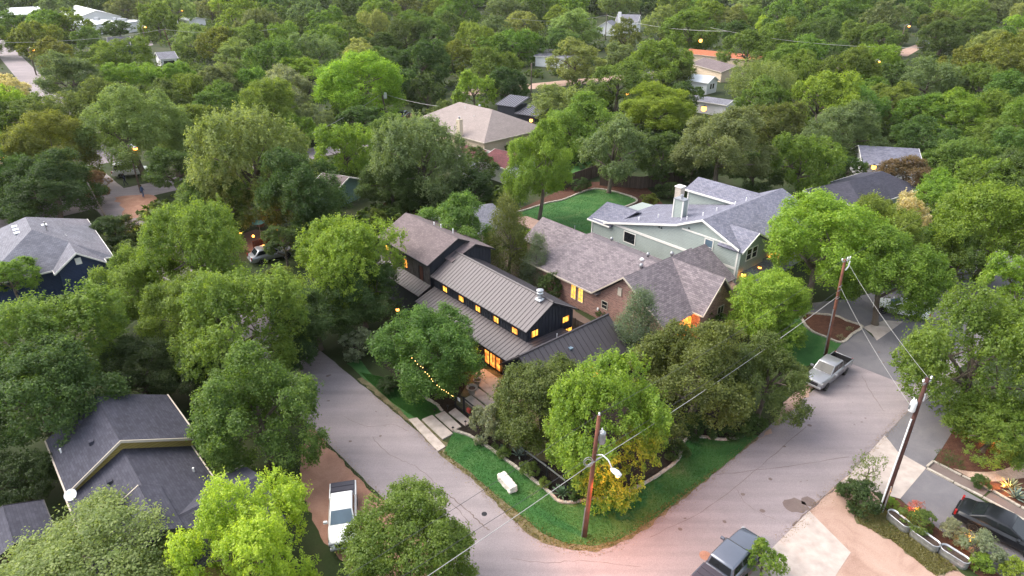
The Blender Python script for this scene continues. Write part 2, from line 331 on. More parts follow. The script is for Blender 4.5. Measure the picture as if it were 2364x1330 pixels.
sheet("lawn_strip", BED2 + gpl((1004, 962), (968, 972), (948, 970)) + ragged(gpl((940, 962), (905, 930), (860, 890), (800, 840), (830, 830)), 0.06, 0.4, 2)[:-8], "lawn", 0.03)
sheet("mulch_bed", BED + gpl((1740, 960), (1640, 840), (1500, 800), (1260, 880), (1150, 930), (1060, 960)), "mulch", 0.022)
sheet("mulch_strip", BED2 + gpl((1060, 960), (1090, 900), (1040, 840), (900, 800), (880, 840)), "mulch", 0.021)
sheet("courtyard", gpl((1050, 935), (1180, 1040), (1300, 1080), (1330, 960), (1180, 860), (1100, 850)), "verge", 0.026)
BACK = spline(gpl((1175, 492), (1205, 488), (1262, 470), (1300, 462), (1345, 444), (1378, 437), (1420, 444), (1462, 457), (1470, 466), (1455, 474), (1438, 480)), 5)
sheet("back_lawn", BACK + gpl((1430, 500), (1375, 520), (1362, 560), (1330, 560), (1200, 520)), "lawn", 0.03)
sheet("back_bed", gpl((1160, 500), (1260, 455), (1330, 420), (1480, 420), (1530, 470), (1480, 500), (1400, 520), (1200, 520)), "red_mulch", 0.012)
sheet("gravel_yard", gpl((860, 520), (880, 470), (960, 455), (1010, 480), (960, 540)), "red_mulch", 0.012)
sheet("neighbour_lawn", gpl((1300, 400), (1345, 372), (1365, 372), (1360, 392), (1320, 410)), "lawn", 0.02)
sheet("side_yard", gpl((1120, 600), (1180, 570), (1260, 640), (1330, 720), (1370, 745), (1330, 760), (1200, 660)), "deck_wood", 0.02)
# right-hand corner plot
sheet("concrete_apron", gpl((2042, 1006), (2056, 1022), (2072, 1043), (2138, 1081), (2078, 1152), (1990, 1128), (1938, 1117), (1965, 1092)), "concrete", 0.026)
sheet("concrete_pad", gpl((1786, 1262), (1868, 1180), (1964, 1276), (1935, 1320), (1890, 1390), (1730, 1330)), "concrete", 0.022)
sheet("driveway", gpl((2138, 1081), (2364, 1212), (2700, 1410), (2600, 1620), (2078, 1152)), "asphalt_dark", 0.018)
sheet("curved_driveway", gpl((2040, 1008), (2056, 1022), (2072, 1043), (2138, 1081), (2152, 1066), (2175, 1035), (2260, 900), (2170, 905), (2095, 952)), "asphalt_dark", 0.020)
sheet("planting_strip", gpl((2140, 1080), (2153, 1067), (2282, 1133), (2268, 1147)), "damp_asphalt", 0.024)
sheet("planting_strip", gpl((2272, 1150), (2288, 1136), (2500, 1256), (2480, 1275)), "damp_asphalt", 0.024)
sheet("mulch_garden", gpl((2156, 1068), (2190, 1000), (2300, 960), (2480, 960), (2560, 1200), (2500, 1250), (2282, 1131)), "red_mulch", 0.014)
sheet("pebble_path", spline(gpl((2200, 1082), (2250, 1090), (2310, 1086), (2370, 1062), (2440, 1030)), 4) + gpl((2460, 1062), (2364, 1104), (2300, 1112), (2256, 1112)), "pebbles", 0.022)
sheet("front_walk", gpl((2330, 962), (2400, 940), (2520, 1000), (2420, 1030), (2350, 1010)), "concrete", 0.024)
sheet("planter_bed", gpl((2070, 1150), (2085, 1160), (2330, 1345), (2280, 1345), (2040, 1170)), "red_mulch", 0.022)
sheet("grass_patch", ragged(gpl((1965, 1165), (2040, 1175), (2110, 1235), (2210, 1315), (2160, 1330), (2060, 1250), (1985, 1210)), 0.2, 0.4, 12), "verge", 0.020)
sheet("green_patch", ragged(gpl((1970, 1170), (2045, 1180), (2085, 1215), (2060, 1240), (1985, 1200)), 0.2, 0.4, 13), "lawn", 0.024)
sheet("dark_road", gpl((1960, 838), (2105, 895), (2160, 830), (2240, 770), (2420, 610), (2300, 540), (2110, 705), (2020, 775)), "asphalt_dark", 0.016)
sheet("shared_driveway", gpl((1962, 838), (2025, 788), (1992, 756), (2043, 740), (2086, 742), (2150, 690), (2080, 660), (1960, 690), (1830, 705), (1845, 724), (1931, 731), (1991, 757), (1943, 793), (1925, 815)), "asphalt_dark", 0.020)
sheet("driveway_apron", gpl((1991, 756), (2043, 740), (2085, 743), (2055, 765), (2024, 787), (2012, 770)), "concrete", 0.025)
ISL = gpl((1843, 724), (1885, 726), (1931, 731), (1958, 743), (1991, 755), (1968, 772), (1943, 792), (1910, 781), (1867, 761))
sheet("island_bed", ISL, "red_mulch", 0.026)
sheet("roadside_lawn", gpl((1843, 726), (1867, 763), (1910, 783), (1943, 794), (1910, 828), (1850, 850), (1780, 800)), "lawn", 0.020)
for k, (x, y, r, s) in enumerate([(1838, 1168, 0.62, 3), (1866, 1158, 0.4, 4), (1715, 1142, 0.12, 5), (1760, 1180, 0.14, 6), (1570, 1222, 0.12, 8)]):
    c = gp(x, y); rr = random.Random(s)
    sheet("road_stain", [(c.x + r * (1 + rr.uniform(-.18, .18)) * math.cos(a * .4488) * 1.2, c.y + r * (1 + rr.uniform(-.18, .18)) * math.sin(a * .4488)) for a in range(14)], "damp_asphalt", 0.017)
mh = gp(1118, 1187)
tag(MB().lathe((mh.x, mh.y, 0.012), [(0.17, 0), (0.17, 0.012), (0.15, 0.014)], 16).build("manhole_cover", "dark_frame"), "small dark round cover set in the left street near the lawn", "cover")
def crack(pts, w, seed):
    P = spline(gpl(*pts), 8); rr = random.Random(seed); L = []; Rr = []
    for i, p in enumerate(P):
        d = (P[min(i + 1, len(P) - 1)] - P[max(i - 1, 0)]).normalized(); n = Vector((-d.y, d.x)); j = n * rr.uniform(-.05, .05); ww = w * rr.uniform(.4, 1.2)
        L.append(p + j + n * ww); Rr.append(p + j - n * ww)
    sheet("road_seam", L + Rr[::-1], "damp_asphalt", 0.0165)
crack([(985, 1118), (1030, 1140), (1075, 1175), (1105, 1205), (1130, 1225)], 0.045, 1)
crack([(1010, 1132), (1060, 1180), (1090, 1215)], 0.025, 2)
crack([(1650, 1096), (1800, 1080), (1960, 1055)], 0.02, 3)
crack([(1990, 868), (2010, 905), (2040, 950)], 0.025, 4)
crack([(1830, 1215), (1880, 1168), (1935, 1120)], 0.05, 5)
rr_ = random.Random(77)
for k in range(34):
    a = rr_.random(); L_ = rr_.uniform(-8, 26); off = rr_.uniform(-2.2, 2.2)
    c = (ray((Lp + Rp) / 2, 132.5, L_ * .8) + Vector((.74, .68, 0)) * off) if a < .4 else (ray((Fp + Np) / 2, 41, L_) + Vector((.66, -.75, 0)) * off)
    q = rr_.uniform(.04, .16); e = rr_.uniform(.5, 1.0); ph = rr_.uniform(0, 6.28)
    sheet("road_stain", [(c.x + q * (1 + rr_.uniform(-.25, .25)) * math.cos(i * .6283 + ph), c.y + q * e * (1 + rr_.uniform(-.25, .25)) * math.sin(i * .6283 + ph)) for i in range(10)], "damp_asphalt", 0.0172)
crack([(860, 1010), (900, 1050), (960, 1078), (1010, 1120)], .018, 6); crack([(790, 960), (850, 985), (905, 980), (940, 995)], .016, 7); crack([(1500, 1240), (1620, 1180), (1740, 1090), (1860, 985)], .016, 8)
crack([(1180, 1290), (1260, 1300), (1350, 1295), (1480, 1310)], .016, 10); crack([(1700, 1130), (1730, 1170), (1790, 1200)], .014, 11)
tag(MB().lathe((gp(1628, 1283).x, gp(1628, 1283).y, 0.012), [(.33, 0), (.33, .012), (.30, .014)], 20).build("manhole_cover", "red_gravel"), "rusty round cover in the street beside the slate blue pickup", "cover")
# farther streets and yards seen between the trees
def strip(name, a, b, w, mat, z):
    d = (b - a).normalized(); n = Vector((-d.y, d.x, 0)) * w / 2
    return sheet(name, [a + n, b + n, b - n, a - n], mat, z)
strip("far_street", Vector((-215, 287, 0)), Vector((-66, 104, 0)), 6.0, "asphalt", 0.010)
strip("cross_street", Vector((-66, 76, 0)), Vector((-20, 125, 0)), 6.5, "asphalt", 0.008)
sheet("dirt_corner", ragged(gpl((265, 455), (345, 448), (375, 470), (345, 510), (290, 500)), 0.4, 1.0, 21), "red_gravel", 0.016)
sheet("gravel_drive", gpl((895, 290), (940, 262), (1000, 268), (1010, 285), (950, 300)), "red_gravel", 0.02)
strip("back_street", Vector((-12, 165, 0)), Vector((60, 205, 0)), 7.0, "dirt", 0.010)
sheet("back_pavement", gpl((1470, 175), (1500, 165), (1520, 200), (1540, 215), (1490, 220)), "asphalt", 0.014)
sheet("distant_street", gpl((2040, 130), (2095, 130), (2140, 104), (2120, 101)), "dirt", 0.010)
sheet("car_park", gpl((312, 90), (346, 85), (354, 104), (330, 110)), "asphalt", 0.010)

# ------------------------------------------------------------------ house kit (each house built in its own frame)
def gable_body(m, u0, u1, v0, v1, z0, ze, zr, vr=None):
    """solid block with a gable: ridge along u"""
    vr = (v0 + v1) / 2 if vr is None else vr
    sec = [(v0, z0), (v1, z0), (v1, ze), (vr, zr), (v0, ze)]
    return m.loft([[(u, v, z) for v, z in sec] for u in (u0, u1)])
def gable_body_v(m, v0, v1, u0, u1, z0, ze0, ze1, zr, ur):
    sec = [(u1, z0), (u0, z0), (u0, ze0), (ur, zr), (u1, ze1)]
    return m.loft([[(u, v, z) for u, z in sec] for v in (v0, v1)])
def ribs(m, pts, along, up, step, h=0.03, w=0.03):
    """standing seams on a roof plane"""
    P = [Vector(p) for p in pts]; a = Vector(along).normalized()
    n = Vector((0, 0, 0))
    for i in range(len(P)): n += P[i].cross(P[(i + 1) % len(P)])
    n.normalize(); n = n if n.z > 0 else -n
    a = (a - n * a.dot(n)).normalized(); s = n.cross(a)
    A = [p.dot(a) for p in P]; S = [p.dot(s) for p in P]; base = P[0] - a * A[0] - s * S[0]
    t = min(A) + step * .5
    while t < max(A) - .02:
        hit = []
        for i in range(len(P)):
            j = (i + 1) % len(P)
            if (A[i] - t) * (A[j] - t) < 0: k = (t - A[i]) / (A[j] - A[i]); hit.append(S[i] + k * (S[j] - S[i]))
        if len(hit) >= 2:
            s0, s1 = min(hit), max(hit); q = [base + a * (t + dx) + s * ss + n * dz for ss in (s0, s1) for dx, dz in ((-w / 2, -.01), (w / 2, -.01), (w / 2, h), (-w / 2, h))]
            m.loft([q[:4], q[4:]])
        t += step
def battens(m, u0, u1, f, z0, z1fun, step=0.36):
    """vertical battens on the wall plane; f(t, z, d) maps to a point d metres in front of it"""
    t = u0 + step / 2
    while t < u1:
        z1 = z1fun(t)
        if z1 - z0 > .15:
            q = lambda z: [f(t - .022, z, -.01), f(t + .022, z, -.01), f(t + .022, z, .03), f(t - .022, z, .03)]
            m.loft([q(z0), q(z1)])
        t += step
def rail(m, a, b, w=0.06, h=0.16):
    """trim board from a to b"""
    a, b = Vector(a), Vector(b); d = (b - a).normalized(); s = d.cross(Vector((0, 0, 1))).normalized() * w / 2; u = Vector((0, 0, h / 2))
    m.loft([[p - s - u, p + s - u, p + s + u, p - s + u] for p in (a, b)])
def window(parent, c, w, h, n, glass="glass_dark", frame="white_trim", bars=(0, 0), depth=0.05, name="window", fw=0.06):
    """frame with a pane and glazing bars; c centre on the wall, n outward wall normal (2-D)"""
    n = Vector((n[0], n[1], 0)).normalized(); t = Vector((-n.y, n.x, 0)); c = Vector(c); Z = Vector((0, 0, 1))
    m = MB()
    def bar(x0, x1, z0, z1, d=depth):
        m.loft([[c + t * x + Z * z - n * .02 for x, z in ((x0, z0), (x1, z0), (x1, z1), (x0, z1))], [c + t * x + Z * z + n * d for x, z in ((x0, z0), (x1, z0), (x1, z1), (x0, z1))]])
    bar(-w / 2 - fw, w / 2 + fw, h / 2, h / 2 + fw); bar(-w / 2 - fw, w / 2 + fw, -h / 2 - fw, -h / 2)
    bar(-w / 2 - fw, -w / 2, -h / 2, h / 2); bar(w / 2, w / 2 + fw, -h / 2, h / 2)
    for i in range(bars[0]): x = -w / 2 + w * (i + 1) / (bars[0] + 1); bar(x - .018, x + .018, -h / 2, h / 2, depth * .8)
    for i in range(bars[1]): z = -h / 2 + h * (i + 1) / (bars[1] + 1); bar(-w / 2, w / 2, z - .018, z + .018, depth * .75)
    f = m.build(name, frame, parent)
    p = MB().loft([[c + t * x + Z * z + n * d for x, z in ((-w / 2, -h / 2), (w / 2, -h / 2), (w / 2, h / 2), (-w / 2, h / 2))] for d in (-.015, .015)])
    p.build("pane", glass, f); return f
def pipe_vent(parent, p, h=0.35, r=0.05, mat="white_paint", name="vent_pipe"):
    return MB().lathe((p[0], p[1], p[2] - .15), [(r, 0), (r, h + .15), (r * 1.15, h + .15), (r * 1.15, h + .2)], 10).build(name, mat, parent)
def turbine(parent, p, r=0.2):
    return MB().lathe((p[0], p[1], p[2] - .1), [(r * .6, 0), (r * .6, .22), (r, .28), (r * 1.05, .4), (r * .8, .52), (r * .3, .58)], 14).build("roof_vent", "grey_metal", parent, True)

HANG = R(-49.5); HO = (1.147, 43.188, 0)           # frame shared by the three houses of the corner row: x along the street fall line
def hw(u, v, z=0):
    c, s = math.cos(HANG), math.sin(HANG); return Vector((HO[0] + u * c - v * s, HO[1] + u * s + v * c, z))

# ---- dark board-and-batten house with standing-seam roofs
dh = thing("house", "dark charcoal house with standing seam metal roofs and small lit square windows", "house", HO, HANG)
w = MB(); gable_body(w, -12.6, 0, 0, 5.05, 0, 4.36, 5.78, 2.52)
battens(w, -12.5, 0, lambda t, z, d: (t, -d, z), 2.9, lambda t: 4.36)
battens(w, 0, 5.05, lambda t, z, d: (d, t, z), 2.6, lambda t: 5.78 - abs(t - 2.52) * .563)
w.build("upper_wall", "charcoal_wall", dh)
rf = MB(); A = [(-12.7, -.35, 4.40), (.28, -.35, 4.40), (.28, 2.5, 6.0), (-12.7, 2.5, 6.0)]; B = [(-12.7, 5.4, 4.40), (.28, 5.4, 4.40), (.28, 2.54, 6.0), (-12.7, 2.54, 6.0)]
rf.slab(A, .1).slab(B, .1); rb = MB(); ribs(rb, A, (1, 0, 0), 1, .40); ribs(rb, B, (1, 0, 0), 1, .40)
rb.tube([(-12.7, 2.52, 6.02), (.28, 2.52, 6.02)], .09, 6)
o = rf.build("roof", "metal_roof", dh); rb.build("standing_seam", "metal_rib", o)
o["label"] = "mauve grey metal gable roof over the lit clerestory windows"
tr = MB(); rail(tr, (-12.7, -.37, 4.35), (.28, -.37, 4.35), .04, .12); rail(tr, (.3, -.35, 4.34), (.3, 2.52, 5.93), .04, .14); rail(tr, (.3, 5.4, 4.34), (.3, 2.52, 5.93), .04, .14)
tr.build("fascia", "dark_frame", dh)
for uu in (-10.93, -8.5, -6.12, -3.76, -1.40): window(dh, (uu, 0, 3.66), .66, .5, (0, -1), "window_glow" if uu != -1.4 else "window_amber", "dark_frame", fw=.05)
window(dh, (0, .81, 3.75), .68, .56, (1, 0), "window_glow", "dark_frame", fw=.05); window(dh, (0, 4.22, 3.77), .70, .52, (1, 0), "window_glow", "dark_frame", fw=.05)
window(dh, (0, 4.52, 2.4), .9, .8, (1, 0), "window_glow", "dark_frame", (1, 0), fw=.05)
w = MB(); w.box((-6.3, 1.4, 1.22), (12.7, 5.3, 2.44)); battens(w, -12.6, -3.4, lambda t, z, d: (t, -1.25 - d, z), 0, lambda t: 2.4); w.build("lower_wall", "charcoal_wall", dh)
pr = [(-12.6, -2.2, 2.5), (.32, -2.2, 2.5), (1.15, -.02, 3.26), (-12.6, -.02, 3.26)]
rf = MB().slab(pr, .09); rb = MB(); ribs(rb, pr, (1, 0, 0), 1, .40); fr = [(.02, 0.0, 3.25), (1.28, 0.0, 3.25), (1.28, 3.85, 3.1), (.02, 3.85, 3.1)]
rf.slab(fr, .08); ribs(rb, fr, (0, 1, 0), 1, 9); ribs(rb, [(p[0], p[1], p[2]) for p in fr], (1, 0, 0), 1, .32)
o = rf.build("porch_roof", "metal_roof", dh); rb.build("standing_seam", "metal_rib", o)
tr = MB(); rail(tr, (-12.6, -2.23, 2.46), (.3, -2.23, 2.46), .05, .16); tr.build("gutter", "dark_frame", dh)
# entry glazing
g = MB().box((-2.6, -1.29, 1.25), (2.1, .06, 2.1)); gl = g.build("entry_glazing", "hall_glow", dh)
fm = MB()
for x in (-3.68, -3.0, -2.2, -1.58): fm.box((x, -1.33, 1.2), (.09, .1, 2.4))
for z in (.16, 2.3): fm.box((-2.63, -1.33, z), (2.1, .09, .09))
fm.box((-2.6, -1.36, 1.15), (.035, .05, 1.0)); fm.build("door_frame", "dark_frame", gl)
for x in (-3.75, -8, -12.3): MB().box((x, -2.1, 1.25), (.12, .12, 2.5)).build("porch_post", "charcoal_wall", dh)
# garage wing
w = MB(); gable_body_v(w, -2.2, 6.7, 0.0, 4.4, 0, 2.3, 2.05, 3.98, 2.15); battens(w, 0, 4.4, lambda t, z, d: (t, -2.2 - d, z), 0, lambda t: 2.3 + (t * .78 if t < 2.15 else (4.4 - t) * .83 - .2), .3); w.build("garage_wall", "charcoal_wall", dh)
A = [(-.12, -2.65, 2.33), (-.12, 6.95, 2.33), (2.13, 6.95, 4.13), (2.13, -2.65, 4.13)]; B = [(4.75, -2.65, 1.98), (4.75, 6.95, 1.98), (2.17, 6.95, 4.13), (2.17, -2.65, 4.13)]
rf = MB().slab(A, .1).slab(B, .1); rb = MB(); ribs(rb, A, (0, 1, 0), 1, .52); ribs(rb, B, (0, 1, 0), 1, .52); rb.tube([(2.15, -2.65, 4.15), (2.15, 6.95, 4.15)], .1, 6)
o = rf.build("garage_roof", "metal_roof", dh); rb.build("standing_seam", "metal_rib", o)
tr = MB(); rail(tr, (-.12, -2.68, 2.27), (2.15, -2.68, 4.07), .05, .14); rail(tr, (4.75, -2.68, 1.92), (2.15, -2.68, 4.07), .05, .14); tr.build("fascia", "dark_frame", dh)
MB().box((3.05, 1.75, 3.46), (.34, .3, .12)).build("skylight", "glass_blue", dh)
pipe_vent(dh, (.9, 2.4, 3.15), .3)
window(dh, (4.4, 3.4, 1.2), .9, 1.1, (1, 0), "hall_glow", "dark_frame")
# big flue on the ridge
fl = MB().box((-.95, 2.2, 5.92), (.55, .55, .12)).build("flue_base", "white_metal", dh)
MB().lathe((-.95, 2.2, 5.9), [(.2, 0), (.2, .42), (.27, .44), (.27, .62), (.23, .64), (.23, .74), (.29, .76), (.29, .84), (.1, .9)], 18).build("flue", "galvanised", fl, True)
# tall rear volume
w = MB(); gable_body(w, -21.2, -13.0, -.1, 6.1, 0, 5.5, 6.98, 2.9); gable_body(w, -13.0, -12.02, 1.75, 6.1, 0, 5.42, 6.3, 4.2)
battens(w, -.1, 1.75, lambda t, z, d: (-13.0 + d, t, z), 3, lambda t: 5.55 + t * .5); battens(w, 1.75, 6.1, lambda t, z, d: (-12.02 + d, t, z), 3, lambda t: 6.3 - abs(t - 4.2) * .38); w.build("rear_wall", "charcoal_wall", dh)
w = MB(); w.loft([[(-21.15, -.18, 2.6), (-13.05, -.18, 2.6), (-13.05, -.18, 5.46), (-21.15, -.18, 5.46)], [(-21.15, -.12, 2.6), (-13.05, -.12, 2.6), (-13.05, -.12, 5.46), (-21.15, -.12, 5.46)]][::-1])
battens(w, -21.1, -13.05, lambda t, z, d: (t, -.18 - d, z), 2.6, lambda t: 5.46, .3); w.build("side_cladding", "weathered_wall", dh)
rf = MB().slab([(-21.6, -.55, 5.45), (-12.75, -.55, 5.45), (-12.75, 2.88, 7.15), (-21.6, 2.88, 7.15)], .13)
rf.slab([(-21.6, 6.5, 5.45), (-11.85, 6.5, 5.45), (-11.85, 4.2, 6.53), (-12.75, 4.2, 6.53), (-12.75, 2.92, 7.15), (-21.6, 2.92, 7.15)], .13)
rf.slab([(-13.15, 1.5, 5.52), (-11.85, 1.5, 5.52), (-11.85, 4.19, 6.53), (-13.15, 4.19, 6.53)], .12)
rf.build("rear_roof", "shingle_brown", dh)["label"] = "brown shingle gable roof of the tall rear block"
tr = MB(); rail(tr, (-12.73, -.55, 5.38), (-12.73, 2.9, 7.08), .05, .18); rail(tr, (-12.73, 2.9, 7.08), (-12.73, 4.2, 6.46), .05, .18); rail(tr, (-11.83, 1.5, 5.44), (-11.83, 4.2, 6.46), .05, .18); rail(tr, (-11.83, 6.5, 5.38), (-11.83, 4.2, 6.46), .05, .18); rail(tr, (-21.6, -.58, 5.4), (-12.75, -.58, 5.4), .05, .14); tr.build("fascia", "dark_frame", dh)
for uu, zz, hh, gm in ((-20.3, 4.6, .5, "window_glow"), (-17.1, 4.1, .85, "window_amber"), (-14.4, 4.0, 1.5, "window_amber")): 
    window(dh, (uu, -.19, zz), .62, hh, (0, -1), gm if uu != -14.4 else "fence_red", "dark_frame", fw=.05)
for p, h in (((-18.9, .55, 5.95), .4), ((-17.6, 3.6, 6.8), .3), ((-16.9, 3.9, 6.65), .35), ((-15.2, 4.1, 6.55), .45)): pipe_vent(dh, p, h)
sp = [(-21.8, -1.6, 2.65), (-12.95, -1.6, 2.65), (-12.95, -.2, 3.3), (-21.8, -.2, 3.3)]
rf = MB().slab(sp, .09); rb = MB(); ribs(rb, sp, (1, 0, 0), 1, .40); o = rf.build("side_roof", "metal_roof", dh); rb.build("standing_seam", "metal_rib", o)
MB().box((-17.3, -.7, 1.3), (8.6, 1.3, 2.6)).build("side_wall", "charcoal_wall", dh)
# ---- grey-shingled low building behind it
gb = thing("garage", "low building with grey shingle gable roof behind the tall dark block", "garage", HO, HANG)
w = MB(); gable_body_v(w, 9.3, 16.5, -28.6, -21.6, 0, 2.55, 2.55, 3.75, -25.1); w.build("wall", "cream_wall", gb)
MB().slab([(-21.1, 9, 2.6), (-21.1, 16.9, 2.6), (-25.08, 16.9, 3.95), (-25.08, 9, 3.95)], .12).slab([(-29.1, 9, 2.6), (-29.1, 16.9, 2.6), (-25.12, 16.9, 3.95), (-25.12, 9, 3.95)], .12).build("roof", "shingle_grey", gb)
window(gb, (-22.5, 9.3, 1.6), .5, .9, (0, -1)); window(gb, (-24.5, 9.3, 1.6), .9, .9, (0, -1)); turbine(gb, (-24.6, 12.6, 3.8), .18)
sh = thing("shed", "small flat roofed tan shed between the trees behind the grey garage", "shed", gp(1085, 478), HANG)
MB().box((0, 0, 1.2), (2.6, 3.0, 2.4)).build("wall", "tan_trim", sh); MB().slab([(-1.7, -1.9, 2.5), (1.7, -1.9, 2.4), (1.7, 1.9, 2.4), (-1.7, 1.9, 2.5)], .12).build("roof", "shingle_taupe", sh)

# ---- red-brick house
bh = thing("house", "red brick house with mottled taupe shingle roofs and two tall lit windows", "house", HO, HANG)
w = MB(); gable_body(w, -8.2, -2.9, 11.3, 21.3, 0, 2.6, 4.7, 16.3); w.box((-10.6, 16.3, 1.28), (4.8, 10.0, 2.56)); gable_body(w, -16.0, -9, 14.3, 19.5, 0, 2.85, 4.4, 16.9); gable_body_v(w, 11.3, 22.3, -2.95, 4.6, 0, 2.6, 2.5, 5.25, .2); gable_body(w, .2, 5.5, 15.2, 19.8, 0, 2.6, 5.2, 17.5); w.build("wall", "brick", bh)
rf = MB(); T = .13
rf.slab([(-13.4, 10.9, 2.62), (-2.75, 10.9, 2.62), (-.05, 16.3, 5.02), (-8.3, 16.3, 5.02)], T)
rf.slab([(-13.4, 10.9, 2.62), (-8.3, 16.3, 5.02), (-13.4, 21.7, 2.62)], T)
rf.slab([(-13.4, 21.7, 2.62), (-8.3, 16.34, 5.02), (-.05, 16.34, 5.02), (-2.75, 21.7, 2.62)], T)
rf.slab([(-16.4, 13.9, 2.9), (-9.0, 13.9, 2.9), (-8.0, 16.9, 4.75), (-16.4, 16.9, 4.75)], T); rf.slab([(-16.4, 19.9, 2.9), (-9.0, 19.9, 2.9), (-8.0, 16.94, 4.75), (-16.4, 16.94, 4.75)], T)
rf.slab([(-3.35, 10.9, 2.62), (.18, 10.9, 5.52), (.18, 20.6, 5.52), (-3.35, 20.6, 2.62)], T)
rf.slab([(5.0, 10.9, 2.5), (.22, 10.9, 5.52), (.22, 20.6, 5.52), (5.0, 20.6, 2.5)], T)
rf.slab([(-2.6, 20.6, 3.2), (.18, 20.6, 5.3), (.18, 22.9, 5.3), (-2.6, 22.9, 3.2)], T); rf.slab([(4.0, 20.6, 3.0), (.22, 20.6, 5.3), (.22, 22.9, 5.3), (4.0, 22.9, 3.0)], T)
rf.slab([(1.0, 14.95, 2.6), (5.9, 14.95, 2.6), (5.9, 17.48, 5.45), (.3, 17.48, 5.45)], T); rf.slab([(1.0, 20.05, 2.6), (5.9, 20.05, 2.6), (5.9, 17.52, 5.45), (.3, 17.52, 5.45)], T)
rf.build("roof", "shingle_taupe", bh)
tr = MB(); rail(tr, (-13.4, 10.87, 2.58), (-3.3, 10.87, 2.58), .06, .14); rail(tr, (-3.35, 10.87, 2.56), (.2, 10.87, 5.46), .06, .15); rail(tr, (5.0, 10.87, 2.44), (.2, 10.87, 5.46), .06, .15)
rail(tr, (5.92, 14.95, 2.54), (5.92, 17.5, 5.38), .06, .16); rail(tr, (5.92, 20.05, 2.54), (5.92, 17.5, 5.38), .06, .16); rail(tr, (1.9, 14.92, 2.55), (5.9, 14.92, 2.55), .06, .14); tr.build("fascia", "tan_trim", bh)
for uu in (-5.95, -5.0): window(bh, (uu, 11.3, 1.62), .56, 1.5, (0, -1), "window_glow", "tan_trim", (1, 3), fw=.07)
window(bh, (-2.0, 11.3, 1.75), .62, .7, (0, -1), "glass_dark", "tan_trim", (0, 1)); MB().box((-.35, 11.26, 3.75), (.42, .08, .75)).build("gable_vent", "tan_trim", bh)
MB().box((-2.7, 11.22, 1.05), (.16, .14, .22)).build("meter_box", "white_paint", bh)
# arched entry
ar = MB(); ar.loft([[(x, y, z) for y, z in [(14.6 + .5 * math.cos(a * math.pi / 10), 1.75 + .5 * math.sin(a * math.pi / 10)) for a in range(11)] + [(14.1, .1), (15.1, .1)]] for x in (4.68, 4.74)]); 
MB().loft([[(x, y, z) for y, z in ((13.0, 0), (15.4, 0), (15.4, 2.5), (13.0, 2.5))] for x in (4.2, 4.66)]).build("entry_wall", "brick", bh)
ar.build("arched_opening", "window_amber", bh)
ar = MB(); ar.loft([[(x, y, z) for y, z in [(13.5 + .28 * math.cos(a * math.pi / 10), 1.6 + .28 * math.sin(a * math.pi / 10)) for a in range(11)] + [(13.22, .8), (13.78, .8)]] for x in (4.68, 4.74)]); ar.build("arched_opening", "window_amber", bh)
window(bh, (5.5, 18.3, 1.5), .85, 1.5, (1, 0), "glass_dark", "tan_trim", (1, 1)); MB().box((5.52, 17.5, 4.2), (.06, .4, .6)).build("gable_vent", "tan_trim", bh)
for p in ((-1.3, 15.2, 4.5), (-2.9, 18.2, 4.2), (-9.5, 20.5, 3.1), (-.5, 18.6, 5.0)): turbine(bh, p, .17)
MB().lathe((-1.9, 16.0, 4.9), [(.2, 0), (.2, .1), (.1, .18)], 12).build("roof_dome", "white_paint", bh)
for p in ((-12, 17.4, 4.5), (-7.5, 19.2, 3.7), (-1.5, 20.4, 4.1)): pipe_vent(bh, p, .35, .04, "grey_metal")

# ---- sage-green two-storey house
gh = thing("house", "large sage green sided house with blue grey shingle roofs and two chimneys", "house", HO, HANG)
w = MB(); w.loft([[(u, v, z) for u, z in ((-15.6, 0), (3.1, 0), (3.1, 5.38), (-1, 7.05), (-3.8, 5.7), (-13.2, 3.1), (-15.6, 2.95))][::-1] for v in (24.1, 33.0)])
w.loft([[(u, v, z) for u, z in ((-3.8, 0), (3.1, 0), (3.1, 5.38), (-1, 7.05), (-3.8, 5.7))][::-1] for v in (33.0, 38.3)])
gable_body(w, -9.2, -1.2, 33.1, 37.6, 0, 6.15, 7.0, 35.3)
gable_body(w, 1.5, 3.42, 24.05, 28.5, 0, 5.2, 6.35, 26.25); w.build("wall", "siding_sage", gh)
rf = MB(); T = .13
rf.slab([(-3.82, 23.7, 5.86), (-1.02, 23.7, 7.2), (-1.02, 38.7, 7.2), (-3.82, 38.7, 5.86)], T); rf.slab([(3.35, 23.7, 5.42), (-.98, 23.7, 7.2), (-.98, 38.7, 7.2), (3.35, 38.7, 5.42)], T)
rf.slab([(-13.6, 23.75, 3.2), (-3.8, 23.75, 5.84), (-3.8, 33.1, 5.84), (-13.6, 33.1, 3.2)], T)
rf.slab([(-16.1, 23.75, 2.95), (-12.6, 23.75, 2.95), (-11.6, 27, 4.25), (-16.1, 27, 4.25)], T); rf.slab([(-16.1, 30.3, 2.95), (-12.6, 30.3, 2.95), (-11.6, 27.04, 4.25), (-16.1, 27.04, 4.25)], T)
rf.slab([(-9.6, 32.8, 6.2), (-2.4, 32.8, 6.2), (-1.1, 35.28, 7.15), (-9.6, 35.28, 7.15)], T); rf.slab([(-9.6, 37.9, 6.2), (-2.4, 37.9, 6.2), (-1.1, 35.32, 7.15), (-9.6, 35.32, 7.15)], T)
rf.slab([(1.0, 23.72, 5.24), (3.75, 23.72, 5.24), (3.75, 26.22, 6.6), (.6, 26.22, 6.6)], T); rf.slab([(1.0, 28.8, 5.24), (3.75, 28.8, 5.24), (3.75, 26.26, 6.6), (.6, 26.26, 6.6)], T)
